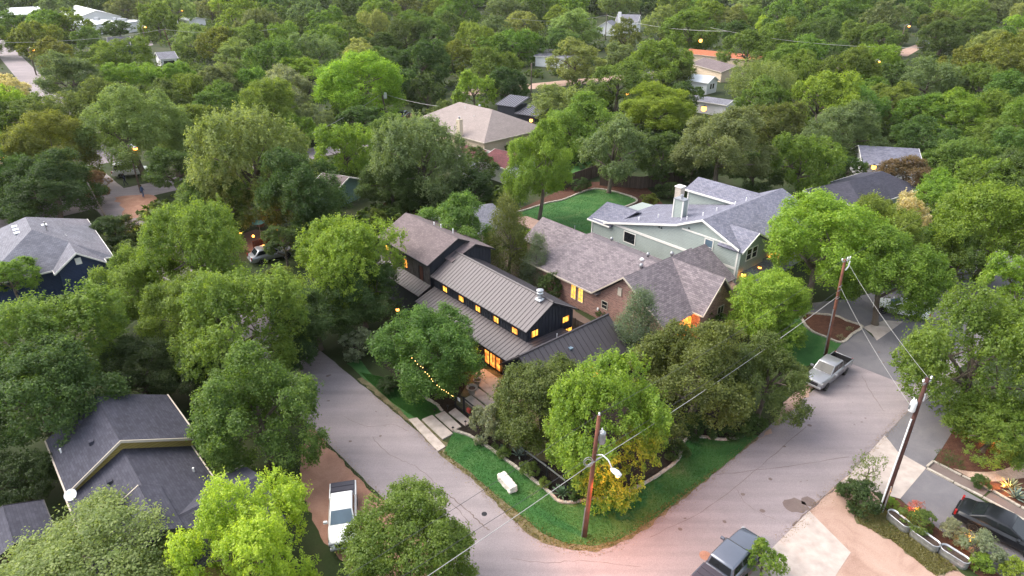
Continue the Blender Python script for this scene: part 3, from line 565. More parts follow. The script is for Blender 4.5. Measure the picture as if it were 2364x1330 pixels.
rf.slab([(1.4, 32.2, 6.32), (3.5, 30.2, 5.5), (3.6, 34.2, 5.5)], T); rf.slab([(3.1, 24.5, 2.9), (5.6, 24.5, 2.5), (5.6, 30.5, 2.5), (3.1, 30.5, 2.9)], T)
rf.build("roof", "shingle_blue", gh)
tr = MB(); rail(tr, (-15.6, 24.07, 3.0), (-12.5, 24.07, 3.28), .06, .15); rail(tr, (-12.5, 24.06, 3.3), (3.12, 24.06, 3.3), .06, .26)
rail(tr, (-13.6, 23.72, 3.15), (-3.82, 23.72, 5.8), .07, .2); rail(tr, (-3.9, 23.7, 5.8), (-1, 23.7, 7.14), .07, .2); rail(tr, (3.35, 23.7, 5.36), (-1, 23.7, 7.14), .07, .2)
rail(tr, (-3.4, 24.05, 5.5), (2.6, 24.05, 5.5), .06, .15); tr.box((3.1, 24.1, 2.7), (.16, .16, 5.3)); tr.box((-15.6, 24.1, 1.45), (.14, .14, 2.9))
rail(tr, (-16.1, 23.72, 2.9), (-12.7, 23.72, 2.9), .07, .16); rail(tr, (-9.6, 32.76, 6.15), (-2.6, 32.76, 6.15), .07, .2); tr.box((-9.2, 33.1, 5), (.14, .14, 2.2)); rail(tr, (3.78, 23.72, 5.2), (3.78, 26.25, 6.55), .06, .16); rail(tr, (3.78, 28.8, 5.2), (3.78, 26.25, 6.55), .06, .16); tr.build("trim", "white_trim", gh)
window(gh, (-.15, 24.1, 4.5), .85, 1.5, (0, -1), "glass_blue", "white_trim", (0, 1), fw=.09); window(gh, (-10.0, 24.1, 2.35), 1.5, 1.15, (0, -1), "glass_dark", "white_trim", fw=.09)
for vv in (25.55, 26.55): window(gh, (3.42, vv, 4.5), .8, 1.1, (1, 0), "glass_dark", "white_trim", (0, 1), fw=.08)
ch = MB().box((-6.1, 27.3, 5.9), (1.15, .85, 2.5)).build("chimney", "siding_sage", gh); MB().box((-6.1, 27.3, 7.19), (1.3, 1.0, .08)).build("chimney_cap", "grey_metal", ch); MB().lathe((-6.1, 27.3, 7.2), [(.13, 0), (.13, .3), (.18, .32), (.18, .42), (.05, .46)], 12).build("flue", "galvanised", ch)
cc = MB()
for sx in (-.575, .575):
    for sy in (-.425, .425): cc.box((-6.1 + sx, 27.3 + sy, 5.9), (.12, .12, 2.48))
cc.build("corner_board", "white_trim", ch)
ch = MB().box((-8.0, 29.6, 5.6), (.75, .75, 3.9)).build("chimney", "stone_block", gh); MB().box((-8.0, 29.6, 7.6), (.9, .9, .12)).build("chimney_cap", "white_trim", ch)
for uu, vv in ((-9.8, 25.2), (-8.3, 26.6), (-4.6, 25.5), (-4.2, 25.9), (-3.2, 27.2), (-2.8, 29), (-2.2, 31.4), (-1.9, 33)):
    z = 5.86 - (-3.82 - uu) * .27 if uu < -3.82 else 7.2 - (-1.02 - uu) * .48
    pipe_vent(gh, (uu, vv, z), .32, .05)
for uu, zz in ((-6.2, 4.75), (-5.9, 4.72), (-2.6, 5.7)): MB().lathe((uu, 24.05, zz), [(.07, 0), (.07, .12), (.04, .14)], 10).build("wall_vent", "dark_frame", gh)
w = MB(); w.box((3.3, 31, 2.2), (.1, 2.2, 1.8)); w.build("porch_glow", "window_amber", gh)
# timber fence panels and pergola between the gardens
def fence(name, label, pts, h, mat, post=None, step=1.8, thick=0.04, group=None, z0=0.0):
    f = thing(name, label, "fence", (pts[0][0], pts[0][1], 0), 0, group); o = Vector((pts[0][0], pts[0][1], 0)); m = MB()
    for a, b in zip(pts[:-1], pts[1:]):
        a = Vector((a[0], a[1], 0)) - o; b = Vector((b[0], b[1], 0)) - o; d = (b - a); n = Vector((-d.y, d.x, 0)).normalized() * thick / 2
        m.loft([[a - n, b - n, b + n, a + n], [p + Vector((0, 0, h)) for p in (a - n, b - n, b + n, a + n)]])
    m.build("panel", mat, f)
    for a, b in zip(pts[:-1], pts[1:]):
        a = Vector((a[0], a[1], 0)) - o; b = Vector((b[0], b[1], 0)) - o; k = max(1, round((b - a).length / step))
        for i in range(k + (1 if b == Vector((pts[-1][0], pts[-1][1], 0)) - o else 0)):
            p = a + (b - a) * (i / k); MB().box((p.x, p.y, (h + .08) / 2), (.1, .1, h + .08)).build("post", post or mat, f)
    return f
fence("wooden_fence", "dark brown board fence along the back edge of the big lawn", [gp(1290, 440), gp(1345, 420), gp(1400, 400)], 1.9, "fence_wood")
fence("wooden_fence", "short brown board fence beside the pergola at the lawn corner", [gp(1275, 538), gp(1318, 553), gp(1345, 565)], 1.5, "fence_wood")
fence("wooden_fence", "dark board fence between the charcoal house and the brick house", [hw(-6, 7.6), hw(0, 7.5), hw(5.4, 7.4)], 1.7, "fence_wood")
fence("wooden_fence", "long weathered board fence behind the sage green house", [gp(1385, 428), gp(1480, 436), gp(1580, 420)], 1.8, "fence_wood")
pg = thing("pergola", "flat brown slatted patio cover beside the big lawn", "pergola", gp(1245, 545), HANG)
c = gp(1245, 545); q = [gp(x, y, 2.5) - c for x, y in ((1173, 503), (1217, 499), (1286, 525), (1247, 537))]
rot = Matrix.Rotation(-HANG, 3, 'Z'); q = [rot @ p for p in q]
MB().slab(q, .12).build("cover", "deck_wood", pg)
for p in q: MB().box((p.x * .93, p.y * .93, 1.2), (.12, .12, 2.4)).build("post", "fence_wood", pg)

# ---- simple houses of the neighbourhood: gable or hip blocks with their own frames
def block_house(name, label, cat, p1, p2, half, ze, zr, wall, roof, hip=(0, 0), ext=0.4, trim="white_trim", extras=None, group=None):
    """ridge from p1 to p2 (ground points under its ends), half = eave half-width; hip = inset of each ridge end"""
    p1, p2 = Vector((p1[0], p1[1], 0)), Vector((p2[0], p2[1], 0)); d = p2 - p1; L = d.length; ang = math.atan2(d.y, d.x); mid = (p1 + p2) / 2
    h = thing(name, label, cat, mid, ang, group); a, b = -L / 2 - hip[0], L / 2 + hip[1]; w = MB()
    if hip[0] or hip[1]: w.box(((a + b) / 2, 0, ze / 2), (b - a - 2 * ext, 2 * (half - ext), ze - .1))
    else: gable_body(w, a + ext, b - ext, -half + ext, half - ext, 0, ze + (zr - ze) * ext / half - .12, zr - .15)
    w.build("wall", wall, h); r = MB(); ra, rb_ = -L / 2, L / 2
    for s in (-1, 1): r.slab([(a, s * half, ze), (b, s * half, ze), (rb_, s * .012, zr), (ra, s * .012, zr)], .14)
    if hip[0]: r.slab([(a, -half, ze), (a, half, ze), (ra - .01, 0, zr)], .14)
    if hip[1]: r.slab([(b, -half, ze), (b, half, ze), (rb_ + .01, 0, zr)], .14)
    o = r.build("roof", roof, h); t = MB()
    for s in (-1, 1): rail(t, (a, s * (half + .02), ze - .06), (b, s * (half + .02), ze - .06), .05, .15)
    for x, hp in ((a - .02, hip[0]), (b + .02, hip[1])):
        if not hp:
            for s in (-1, 1): rail(t, (x, s * half, ze - .06), (x, 0, zr - .06), .05, .17)
        else: rail(t, (x, -half, ze - .06), (x, half, ze - .06), .05, .15)
    t.build("fascia", trim, h)
    if extras: extras(h, a, b, half, ze, zr)
    return h
# navy house on the left
def navy(h, a, b, half, ze, zr):
    for x in (-1.6, -.5, .6): MB().box((x, -1.2, zr - .55), (.55, .5, .1)).build("roof_vent", "white_metal", h)
    pipe_vent(h, (1.6, 1.2, zr - .6), .9, .06, "grey_metal"); MB().box((-.2, 1.2, zr - .55), (.5, .5, .12)).build("roof_vent", "white_metal", h)
nh = block_house("house", "navy blue sided house with grey shingle hip roof at the left edge", "house", (-50.6, 63.6), (-47.6, 60.0), 5.6, 3.0, 5.9, "siding_navy", "shingle_grey", (4.4, 4.6), extras=navy)
nw = block_house("house_wing", "front gabled wing of the navy house with small white louvre vent", "house", (-45.8, 61.8), (-42.0, 57.3), 2.2, 3.0, 4.6, "siding_navy", "shingle_grey")
nw.parent = nh; nw.matrix_parent_inverse = (Matrix.Translation(nh.location) @ Matrix.Rotation(nh.rotation_euler.z, 4, 'Z')).inverted()
for k in ("label", "category"): del nw[k]
f = window(nw, (2.55, 0, 3.6), .4, .55, (1, 0), "white_paint", "white_trim", (0, 4))
# slate-roofed bungalow bottom left
lb = thing("house", "bungalow with stepped dark slate shingle gables and mustard siding under big trees", "house", (-22.95, 29.6, 0), math.atan2(24.56 - 29.76, -18.36 + 23.05))
def L2(p):
    x, y = p[0] + 22.95, p[1] - 29.6; a = -lb.rotation_euler.z; return (x * math.cos(a) - y * math.sin(a), x * math.sin(a) + y * math.cos(a), p[2])
w = MB(); gable_body(w, -5.6, -.1, -2.75, 3.75, 0, 3.0, 4.75, .15); gable_body(w, -.15, 7.6, -2.8, 3.3, 0, 2.4, 4.0, .15)
w.box((7.0, 2.6, 1.2), (5.2, 5.0, 2.4)); w.build("wall", "siding_olive", lb)
rf = MB(); T = .13
for s, e in ((-1, -3.1), (1, 4.1)): rf.slab([(-6.0, e, 2.95), (.12, e, 2.95), (.12, .15 + s * .015, 4.95), (-6.0, .15 + s * .015, 4.95)], T)
for s, e in ((-1, -3.2), (1, 3.65)): rf.slab([(-.1, e, 2.42), (8.2, e, 2.42), (8.2, .15 + s * .015, 4.2), (-.1, .15 + s * .015, 4.2)], T)
rf.slab([(4.0, .6, 2.55), (4.0, 5.4, 2.5), (6.98, 5.4, 3.8), (6.98, .6, 3.8)], T); rf.slab([(10.0, .6, 2.55), (10.0, 5.4, 2.5), (7.01, 5.4, 3.8), (7.01, .6, 3.8)], T)
rf.slab([(4.05, -.05, 4.42), (8.2, -.05, 4.42), (8.2, -2.9, 2.9), (4.05, -2.9, 2.9)], T); rf.slab([(4.05, -.02, 4.42), (8.2, -.02, 4.42), (8.2, .9, 3.95), (4.05, .9, 3.95)], T)
rf.build("roof", "shingle_slate", lb)
tr = MB(); rail(tr, (.15, -3.1, 2.9), (.15, .15, 4.9), .06, .18); rail(tr, (.15, 4.1, 2.9), (.15, .15, 4.9), .06, .18); rail(tr, (-6.0, 4.13, 2.9), (.1, 4.13, 2.9), .08, .14); rail(tr, (-6.0, -3.13, 2.9), (.1, -3.13, 2.9), .08, .14)
rail(tr, (-.1, 3.68, 2.37), (4.0, 3.68, 2.37), .08, .13); rail(tr, (-.1, -3.23, 2.37), (8.2, -3.23, 2.37), .08, .13); rail(tr, (3.97, 3.7, 2.46), (3.97, 5.4, 2.46), .06, .14); rail(tr, (4.0, -.05, 4.37), (4.0, -2.9, 2.85), .06, .16); tr.build("trim", "tan_trim", lb)
for x, y, z in ((-1.9, -1.1, 4.28), (-4.6, -1.1, 4.28), (1.6, -1.1, 3.62), (3.2, -1.1, 3.62), (5.2, -1.2, 3.85)): MB().box((x, y, z), (.34, .3, .22), 0, .85).build("roof_vent", "shingle_slate", lb)
for p in ((2.9, 2.9, 2.85), (3.4, -2.5, 2.85), (-3.6, -2.6, 3.3)): pipe_vent(lb, p, .2, .05)
ds = thing("satellite_dish", "pale grey satellite dish on the eave of the slate roofed bungalow", "dish", gp(168, 1150, 3.0))
MB().tube([(0, 0, -.25), (.02, 0, .12)], .025, 6).build("mast", "grey_metal", ds); d = MB().lathe((0, 0, 0), [(.02, -.06), (.16, -.04), (.30, .02), (.33, .05), (.31, .05), (.16, -.02), (.02, -.04)], 20).build("reflector", "white_metal", ds, True); d.location = (0, -.05, .28); d.rotation_euler = (R(38), 0, R(10))
sd2 = block_house("shed", "dark low shed in shade beside the slate roofed bungalow", "shed", (-28.2, 26.6), (-25.8, 24.0), 1.7, 2.2, 2.9, "fence_wood", "shingle_slate", ext=.2, trim="dark_frame")
# beige hip-roofed house in the middle distance
def beige(h, a, b, half, ze, zr):
    for x in (-5.0, -2.4, -.6, 1.0): window(h, (x, -(half - .4), ze - .75), .8, .5, (0, -1), "glass_dark", "tan_trim")
    c = MB().box((4.4, -(half - .1), 2.9), (.9, .7, 5.8)).build("chimney", "cream_wall", h); MB().lathe((4.4, -(half - .1), 5.8), [(.15, 0), (.15, .35), (.2, .4), (.05, .45)], 12).build("flue", "galvanised", c)
    pipe_vent(h, (-1.5, -1.2, zr - .6), .4); pipe_vent(h, (2.5, -2.5, zr - 1.4), .4); turbine(h, (.8, .3, zr - .2), .22)
block_house("house", "cream walled house with large beige hip roof and chimney in the middle distance", "house", (-9.6, 121.2), (-3.4, 114.6), 7.4, 3.0, 6.4, "siding_tan", "shingle_beige", (6.0, 6.2), trim="tan_trim", extras=beige)
block_house("house_annexe", "low annexe with dark red shingle roof before the beige hip roofed house", "annexe", (-7.6, 102.5), (-3.8, 98.6), 2.6, 2.5, 3.4, "white_wall", "shingle_red")
block_house("house_annexe", "garage with dark red shingle roof right of the chimney, partly under trees", "annexe", (-2.6, 99.0), (1.6, 94.4), 3.4, 2.5, 3.7, "white_wall", "shingle_red")
tn = thing("house", "black house with ribbed dark tin roofs behind the beige roof", "house", (0, 130, 0), R(-35))
w = MB(); w.box((-.8, 1.2, 2.05), (4.2, 4.2, 4.1)); w.box((3.8, 1.0, 1.5), (5.0, 4.4, 3.0)); w.build("wall", "charcoal_wall", tn)
A = [(-3.2, -1.2, 4.1), (1.6, -1.2, 4.1), (1.6, 3.8, 5.2), (-3.2, 3.8, 5.2)]; B = [(1.7, -1.6, 3.0), (6.8, -1.6, 3.0), (6.8, 3.6, 3.9), (1.7, 3.6, 3.9)]
rf = MB().slab(A, .15).slab(B, .15); rb = MB(); ribs(rb, A, (1, 0, 0), 1, .55, .09, .08); ribs(rb, B, (1, 0, 0), 1, .55, .09, .08); o = rf.build("roof", "tin_roof", tn); rb.build("roof_rib", "metal_rib", o)
block_house("garage", "teal walled garage with brown roof left of the tall dark block", "garage", gp(765, 475, 0) + Vector((-1.5, 3, 0)), gp(812, 487, 0) + Vector((-.6, 3, 0)), 2.9, 2.6, 3.7, "siding_teal", "shingle_brown")
# white farmhouse far back
def farm(h, a, b, half, ze, zr):
    MB().box((-3.2, -half + .3, zr / 2 + .6), (1.3, 1.3, zr + 1.2)).build("chimney", "white_wall", h)
    window(h, (b - .4, 0, ze - .9), 2.6, 1.4, (1, 0), "glass_dark", "white_trim", (2, 0))
fh = block_house("house", "white farmhouse with grey gable roof and white chimney in the far trees", "house", (47.0, 312.5), (56.5, 309.0), 5.0, 4.9, 7.4, "white_wall", "shingle_grey", extras=farm)
block_house("house", "white gabled wing with steep roof left of the far farmhouse", "house", (40.0, 297.0), (43.5, 306.0), 4.6, 2.8, 5.6, "white_wall", "shingle_grey")
def cottage(h, a, b, half, ze, zr):
    for y in (-.6, .6): window(h, (b - .4, y, 1.7), .8, 1.2, (1, 0), "glass_dark", "white_trim")
block_house("cottage", "small white cottage with pale metal roof near the willow", "cottage", (45.0, 168.6), (49.4, 164.4), 2.9, 2.8, 4.1, "siding_white", "white_metal", extras=cottage)
block_house("house", "long house with bright orange red roof among the far trees", "house", (58.0, 224.0), (76.0, 206.0), 4.2, 2.4, 3.4, "siding_tan", "orange_roof", trim="tan_trim")
block_house("house", "brown shingle roofed house before the long orange red roof", "house", (55.5, 197.0), (60.0, 181.0), 4.6, 2.7, 4.2, "siding_tan", "shingle_brown", trim="tan_trim")
block_house("house", "pale blue grey house partly hidden by trees left of the far oaks", "house", (8.5, 213.0), (20.0, 207.0), 4.0, 3.0, 4.8, "siding_white", "shingle_grey")
block_house("garage", "low long grey roofed garage right of the black tin roofed house", "garage", (38.5, 147.0), (46.5, 139.5), 2.6, 2.5, 3.2, "white_wall", "shingle_grey")
block_house("house", "grey gable roofed house beyond the sage green house", "house", (52.5, 97.5), (60.5, 95.5), 4.2, 2.9, 4.6, "white_wall", "shingle_blue")
block_house("house", "dark blue slate roofed house right of the sage green house, mostly under trees", "house", (43.0, 80.0), (49.5, 84.5), 4.2, 2.7, 4.5, "siding_sage", "shingle_slate", (3, 3))
block_house("garage", "white roofed lean-to under the tree left of the back garden", "garage", gp(1075, 415), gp(1092, 405), 1.2, 2.2, 2.6, "white_wall", "white_metal", ext=.2)
# commercial buildings top left
block_house("warehouse", "white metal roofed hall with open grey gable at the top left", "building", gp(176, 12, 7.5), gp(222, 24, 7.5), 10, 4.4, 7.5, "white_wall", "white_metal")
fb = thing("building", "long flat white roofed commercial building with white walls, top left", "building", (-183, 314, 0), R(-4))
MB().box((0, 2, 2.0), (27, 12, 4.0)).box((-1, -9, 1.95), (12, 10.2, 3.9)).build("wall", "white_wall", fb); MB().box((0, 2, 4.1), (27.6, 12.6, .3)).box((-1, -9.4, 4.05), (12.5, 10.4, .24)).build("roof", "white_metal", fb)
for x, y in ((-6, 4), (2, 5), (6, 3), (9, 1)): MB().box((x, y, 4.8), (2.2, 1.6, 1.2)).build("air_conditioner", "grey_metal", fb)
for x, w_ in ((7, 2), (10, 1.6)): MB().box((x, -4.1, 1.4), (w_, .12, 2.6)).build("door", "glass_dark", fb)
block_house("warehouse", "white barrel roofed building in the top left corner", "building", gp(4, 19, 6), gp(88, 15, 6), 9, 3.0, 6.0, "white_wall", "white_metal")
block_house("house", "dark slate gabled house before the flat white commercial building", "house", gp(247, 86, 5.4), gp(300, 84, 5.4), 5, 3.0, 5.4, "siding_navy", "shingle_slate")
def clere(h, a, b, half, ze, zr):
    window(h, (0, -half + .4, 1.8), 3.0, 1.0, (0, -1), "glass_dark", "white_trim")
block_house("cottage", "pale grey roofed cottage with clerestory left of the far oaks", "cottage", gp(358, 121, 4.4), gp(402, 118, 4.4), 4.6, 2.9, 4.4, "white_wall", "shingle_grey", extras=clere)
block_house("building", "small white roofed block among the trees right of the commercial building", "building", (-157, 336), (-149, 332), 5, 3.5, 4.5, "white_wall", "white_metal")
block_house("house", "white garage roof at the left edge under trees", "house", gp(-30, 420), gp(8, 405), 3.0, 2.6, 3.6, "siding_white", "white_metal")

# ------------------------------------------------------------------ vehicles (x forward, wheels on z = 0)
def quad_on(c, a0, a1, b0, b1, off):
    """pane on the quad c0..c3 (bottom-left, bottom-right, top-right, top-left), inset by fractions, off metres proud"""
    c = [Vector(p) for p in c]; f = lambda s, t: (c[0] * (1 - s) + c[1] * s) * (1 - t) + (c[3] * (1 - s) + c[2] * s) * t
    n = (c[1] - c[0]).cross(c[3] - c[0]).normalized(); q = [f(a0, b0), f(a1, b0), f(a1, b1), f(a0, b1)]
    return MB().loft([[p - n * .02 for p in q], [p + n * off for p in q]])
def wheel(v, x, y, r=.38, w=.24):
    s = 1 if y > 0 else -1; m = MB()
    prof = [(.55 * r, -w / 2), (.93 * r, -w / 2), (r, -w * .3), (r, w * .3), (.93 * r, w / 2), (.55 * r, w / 2)]
    ring = lambda rr, d: [(x + rr * math.cos(k * math.pi / 10), y + d, r + rr * math.sin(k * math.pi / 10)) for k in range(20)]
    m.loft([ring(rr, d) for rr, d in prof]); o = m.build("wheel", "tyre", v, True)
    h = MB().loft([ring(rr, s * d) for rr, d in ((.62 * r, w * .2), (.62 * r, w * .5 + .005), (.5 * r, w * .42), (.14 * r, w * .5))]); h.build("rim", "rim", o)
def vehicle(name, label, cat, loc, ang, paint, L=5.3, W=1.88, bed=None, hood=1.06, roof=1.78, cab=(-.75, 1.2), top=(-.55, .5), belt=1.08, wb=3.24, tail=True, group=None):
    v = thing(name, label, cat, loc, ang, group); w = W / 2; f, r = L / 2, -L / 2; b = MB()
    def ring(x, zt, k=1.0, z0=.36, kt=.88): return [(x, -w * k * .93, z0), (x, -w * k, z0 + .2), (x, -w * k, zt - .16), (x, -w * k * kt, zt), (x, w * k * kt, zt), (x, w * k, zt - .16), (x, w * k, z0 + .2), (x, w * k * .93, z0)]
    x0 = cab[0] - .06 if bed else r
    secs = [(f, .80, .70), (f - .07, hood - .12, .80), (f - .26, hood - .05, .90), (f - .62, hood, .97), (cab[1] + .1, hood + .04, 1.0), (cab[1] - .1, belt, 1.0), ((cab[0] + cab[1]) / 2, belt, 1.0), (x0, belt, 1.0)]
    if not bed: secs = secs[:-1] + [(cab[0], belt, 1.0), (r + .25, belt - .02, .98), (r + .06, belt - .1, .92), (r, .7, .86)]
    b.loft([ring(x, z, k) for x, z, k in secs])
    if bed:
        zb = belt + .02
        for s in (-1, 1): b.loft([[(x, s * w * .90, .45), (x, s * w, .5), (x, s * w, zb - .05), (x, s * w * .97, zb), (x, s * w * .89, zb)][::s] for x in (x0, r + .02)][::-1])
        b.box((r + .05, 0, .78), (.1, W * .93, .62)); b.box(((x0 + r) / 2, 0, .50), (x0 - r - .06, W * .9, .16))
    body = b.build("body", paint, v, True, .035)
    gb_ = [(cab[1], -w * .9, belt), (cab[1], w * .9, belt), (cab[0], w * .9, belt), (cab[0], -w * .9, belt)]; gt = [(top[1], -w * .78, roof - .06), (top[1], w * .78, roof - .06), (top[0], w * .78, roof - .06), (top[0], -w * .78, roof - .06)]
    gt2 = [(top[1] - .14, -w * .70, roof), (top[1] - .14, w * .70, roof), (top[0] + .12, w * .70, roof), (top[0] + .12, -w * .70, roof)]
    MB().loft([gb_, gt, gt2]).build("cab", paint, v, True, .03)
    gl = "glass_dark"
    quad_on((gb_[0], gb_[1], gt[1], gt[0]), .05, .95, .06, .95, .012).build("windscreen", "glass_blue" if paint == "paint_white" else gl, v)
    quad_on((gb_[2], gb_[3], gt[3], gt[2]), .08, .92, .15, .9, .012).build("rear_window", gl, v)
    for q in ((gb_[1], gb_[2], gt[2], gt[1]), (gb_[3], gb_[0], gt[0], gt[3])):
        for a0, a1 in ((.07, .49), (.54, .93)): quad_on(q, a0, a1, .14, .88, .012).build("side_window", gl, v)
    for s in (-1, 1):
        for x in (wb / 2 + .12, -wb / 2 + .12): wheel(v, x, s * (w - .12))
        MB().box((cab[1] - .28, s * (w + .12), belt + .07), (.14, .24, .17)).build("mirror", paint if paint != "paint_white" else "paint_white", v, False, .03)
        MB().box((f - .12, s * w * .68, hood - .22), (.2, .40, .16)).build("headlight", "lens", v, False, .03)
        MB().box((r + .03, s * w * .86, belt - .18), (.12, .18, .34)).build("tail_light", "tail_red", v, False, .02)
    MB().box((f - .02, 0, .72), (.08, W * .5, .26)).build("grille", "dark_frame", v, False, .02); MB().box((f - .02, 0, .5), (.16, W * .86, .18)).build("bumper", "grey_metal" if bed else paint, v, False, .04); MB().box((r - .02, 0, .52), (.16, W * .84, .18)).build("bumper", "grey_metal" if bed else paint, v, False, .04)
    if bed == "open":
        MB().box(((x0 + r) / 2 + .02, 0, .59), (x0 - r - .12, W * .86, .03)).build("bed_floor", "bed_liner", v); m = MB()
        for s in (-1, 1): m.box(((x0 + r) / 2 + .02, s * w * .868, .84), (x0 - r - .12, .03, .5)); 
        m.box((x0 - .03, 0, .84), (.03, W * .85, .5)); m.box((r + .12, 0, .84), (.03, W * .85, .48)); m.build("bed_liner", "bed_liner", v)
    elif bed:
        m = MB(); k = 3; xs = [x0 - .02 - (x0 - r - .06) * i / k for i in range(k + 1)]
        for i in range(k): m.box(((xs[i] + xs[i + 1]) / 2, 0, belt + .035), (abs(xs[i] - xs[i + 1]) - .025, W * .90, .05))
        m.build("bed_cover", "bed_cover", v, False, .015)
    return v
c = gp(1912, 875); vehicle("pickup_truck", "silver pickup with open black bed parked on the verge by the utility pole", "pickup", (c.x - .1, c.y + .15, .01), R(41 + 180), "paint_silver", L=5.2, W=1.66, bed="open", top=(-.74, .62), cab=(-.86, 1.2), roof=1.74, belt=1.1)
c = gp(1687, 1296, .8); vehicle("pickup_truck", "slate blue crew cab pickup with dark ribbed bed cover driving in the street", "pickup", (c.x, c.y, .01), R(43), "paint_slate", L=5.3, W=1.74, bed="cover", top=(-1.16, .5), cab=(-1.3, 1.0), roof=1.74, belt=1.12, wb=3.4)
c = gp(791, 1182, .9); d_ = gp(789, 1215, 1.1) - gp(791, 1112, 1.1); vehicle("pickup_truck", "white pickup with black bed cover parked on the red dirt shoulder, nose under a tree", "pickup", (c.x, c.y, .01), math.atan2(d_.y, d_.x), "paint_white", L=4.7, W=1.6, bed="cover", top=(-.88, .5), cab=(-1.0, 1.15), roof=1.7, wb=2.9)
c = gp(2318, 1222, .6); vehicle("car", "glossy black car parked in the dark driveway at the right edge", "car", (c.x, c.y, .02), R(-46.5), "paint_black", L=4.7, W=1.84, hood=.92, roof=1.46, cab=(-1.7, 1.05), top=(-1.0, .25), belt=.98, wb=2.75)
c = gp(2082, 710, .7); vehicle("car", "white car half hidden under the big bright tree on the shared driveway", "car", (c.x, c.y, .02), R(150), "paint_white", L=4.6, W=1.82, hood=.92, roof=1.45, cab=(-1.7, 1.05), top=(-1.0, .25), belt=.95, wb=2.7)
c = gp(931, 265, .7); vehicle("car", "small dark car parked on the curved red gravel drive in the distance", "car", (c.x, c.y, .02), R(80), "paint_slate", L=4.6, W=1.85, hood=.95, roof=1.6, cab=(-1.9, 1.0), top=(-1.4, .3), belt=1.0, wb=2.7)
c = gp(2134, 100, .7); vehicle("car", "pale car at the end of the far street near the lit lamp", "car", (c.x, c.y, .02), R(-60), "paint_silver", L=4.6, W=1.85, hood=.95, roof=1.6, cab=(-1.9, 1.0), top=(-1.4, .3), belt=1.0, wb=2.7)
c = gp(625, 585, .7); vehicle("car", "silver car parked by the dark red fence under the trees on the left", "car", (c.x, c.y, .02), R(35), "paint_silver", L=4.6, W=1.85, hood=.95, roof=1.6, cab=(-1.9, 1.0), top=(-1.4, .3), belt=1.0, wb=2.7)
c = gp(303, 395, .7); vehicle("van", "white van parked beyond the people at the dirt street corner", "van", (c.x, c.y, .02), R(20), "paint_white", L=5.0, W=1.95, hood=1.1, roof=2.1, cab=(-2.3, 1.4), top=(-2.2, .9), belt=1.15, wb=3.0)

# ------------------------------------------------------------------ poles and wires
def pole(name, label, base, h, lean, wood, extras=None, r=(.15, .10), cat="utility pole"):
    p = thing(name, label, cat, base); m = MB().tube([(lean[0] * t, lean[1] * t, h * t - .05 * (t == 0)) for t in (0, .25, .5, .75, 1)], [r[0] + (r[1] - r[0]) * t for t in (0, .25, .5, .75, 1)], 12); m.build("pole", wood, p, True)
    if extras: extras(p, lambda t: Vector((lean[0] * t, lean[1] * t, h * t)))
    return p
def can(p, c, r, h, mat="grey_metal"):
    o = MB().lathe((c.x, c.y, c.z), [(r * .9, 0), (r, .03), (r, h), (r * .92, h + .06), (r * .2, h + .12)], 16).build("transformer", mat, p, True)
    MB().box((c.x - r * .9, c.y, c.z + h * .5), (.12, .1, h * .5)).build("bracket", "grey_metal", o)
    for a in (-.5, .6): MB().lathe((c.x + r * .5 * math.cos(a * 3), c.y + r * .5 * math.sin(a * 3), c.z + h + .05), [(.035, 0), (.05, .05), (.03, .09), (.05, .13), (.02, .2)], 8).build("insulator", "white_paint", o)
def insul(p, c, n="insulator"): MB().lathe(c, [(.03, 0), (.06, .05), (.035, .1), (.06, .15), (.02, .2)], 8).build(n, "white_paint", p)
PA = gp(1349, 1238); PB = gp(1905, 820); PC = gp(2035, 1180)
lampA = gp(1420, 1092, 5.55)
def exA(p, at):
    c = at(.845); can(p, c + Vector((.30, -.02, -.45)), .19, .68)
    a = at(.70) + Vector((.1, -.02, 0)); e = lampA - PA; m = MB()
    pts = [a, a + (e - a) * .3 + Vector((0, 0, .38)), a + (e - a) * .62 + Vector((0, 0, .40)), e + Vector((-.1, .02, .10))]; m.tube(pts, .035, 8)
    arm = m.build("lamp_arm", "white_paint", p, True); d = (e - a); d.z = 0; d.normalize()
    h = MB().tube([e - d * .28 + Vector((0, 0, .16)), e - d * .12 + Vector((0, 0, .12)), e + d * .12 + Vector((0, 0, .06)), e + d * .36], [.06, .14, .17, .10], 12).build("lamp_head", "white_paint", p, True)
    MB().lathe(e + d * .16 + Vector((0, 0, -.19)), [(.03, 0), (.10, .03), (.13, .1), (.13, .14)], 12).build("lamp_lens", "lamp_lens", h, True)
    m = MB(); m.box(at(.655) + Vector((0, -.12, 0)), (.95, .07, .08), R(40)); m.build("crossarm", "grey_metal", p)
    m = MB()
    for k, rr in enumerate((.28, .34, .24)): m.tube([at(.66) + Vector((-.3 + rr * math.cos(a * .5236) * .8, -.14, rr * math.sin(a * .5236) - .05 * k)) for a in range(13)], .014, 5)
    m.build("cable_loop", "pale_cable", p); insul(p, at(1.0)); MB().tube([at(.0) + Vector((-.17, -.05, 0)), at(.26) + Vector((-.15, -.05, 0))], .035, 8).build("conduit", "galvanised", p)
    MB().tube([at(.72) + Vector((.1, 0, 0)), at(.78) + Vector((.25, 0, 0)), at(.82) + Vector((.14, 0, 0))], .02, 6).build("lead", "pale_cable", p)
pole("utility_pole", "reddish utility pole with grey transformer and curved white street lamp on the corner lawn", PA, 8.75, (.33, 0), "pole_wood", exA)
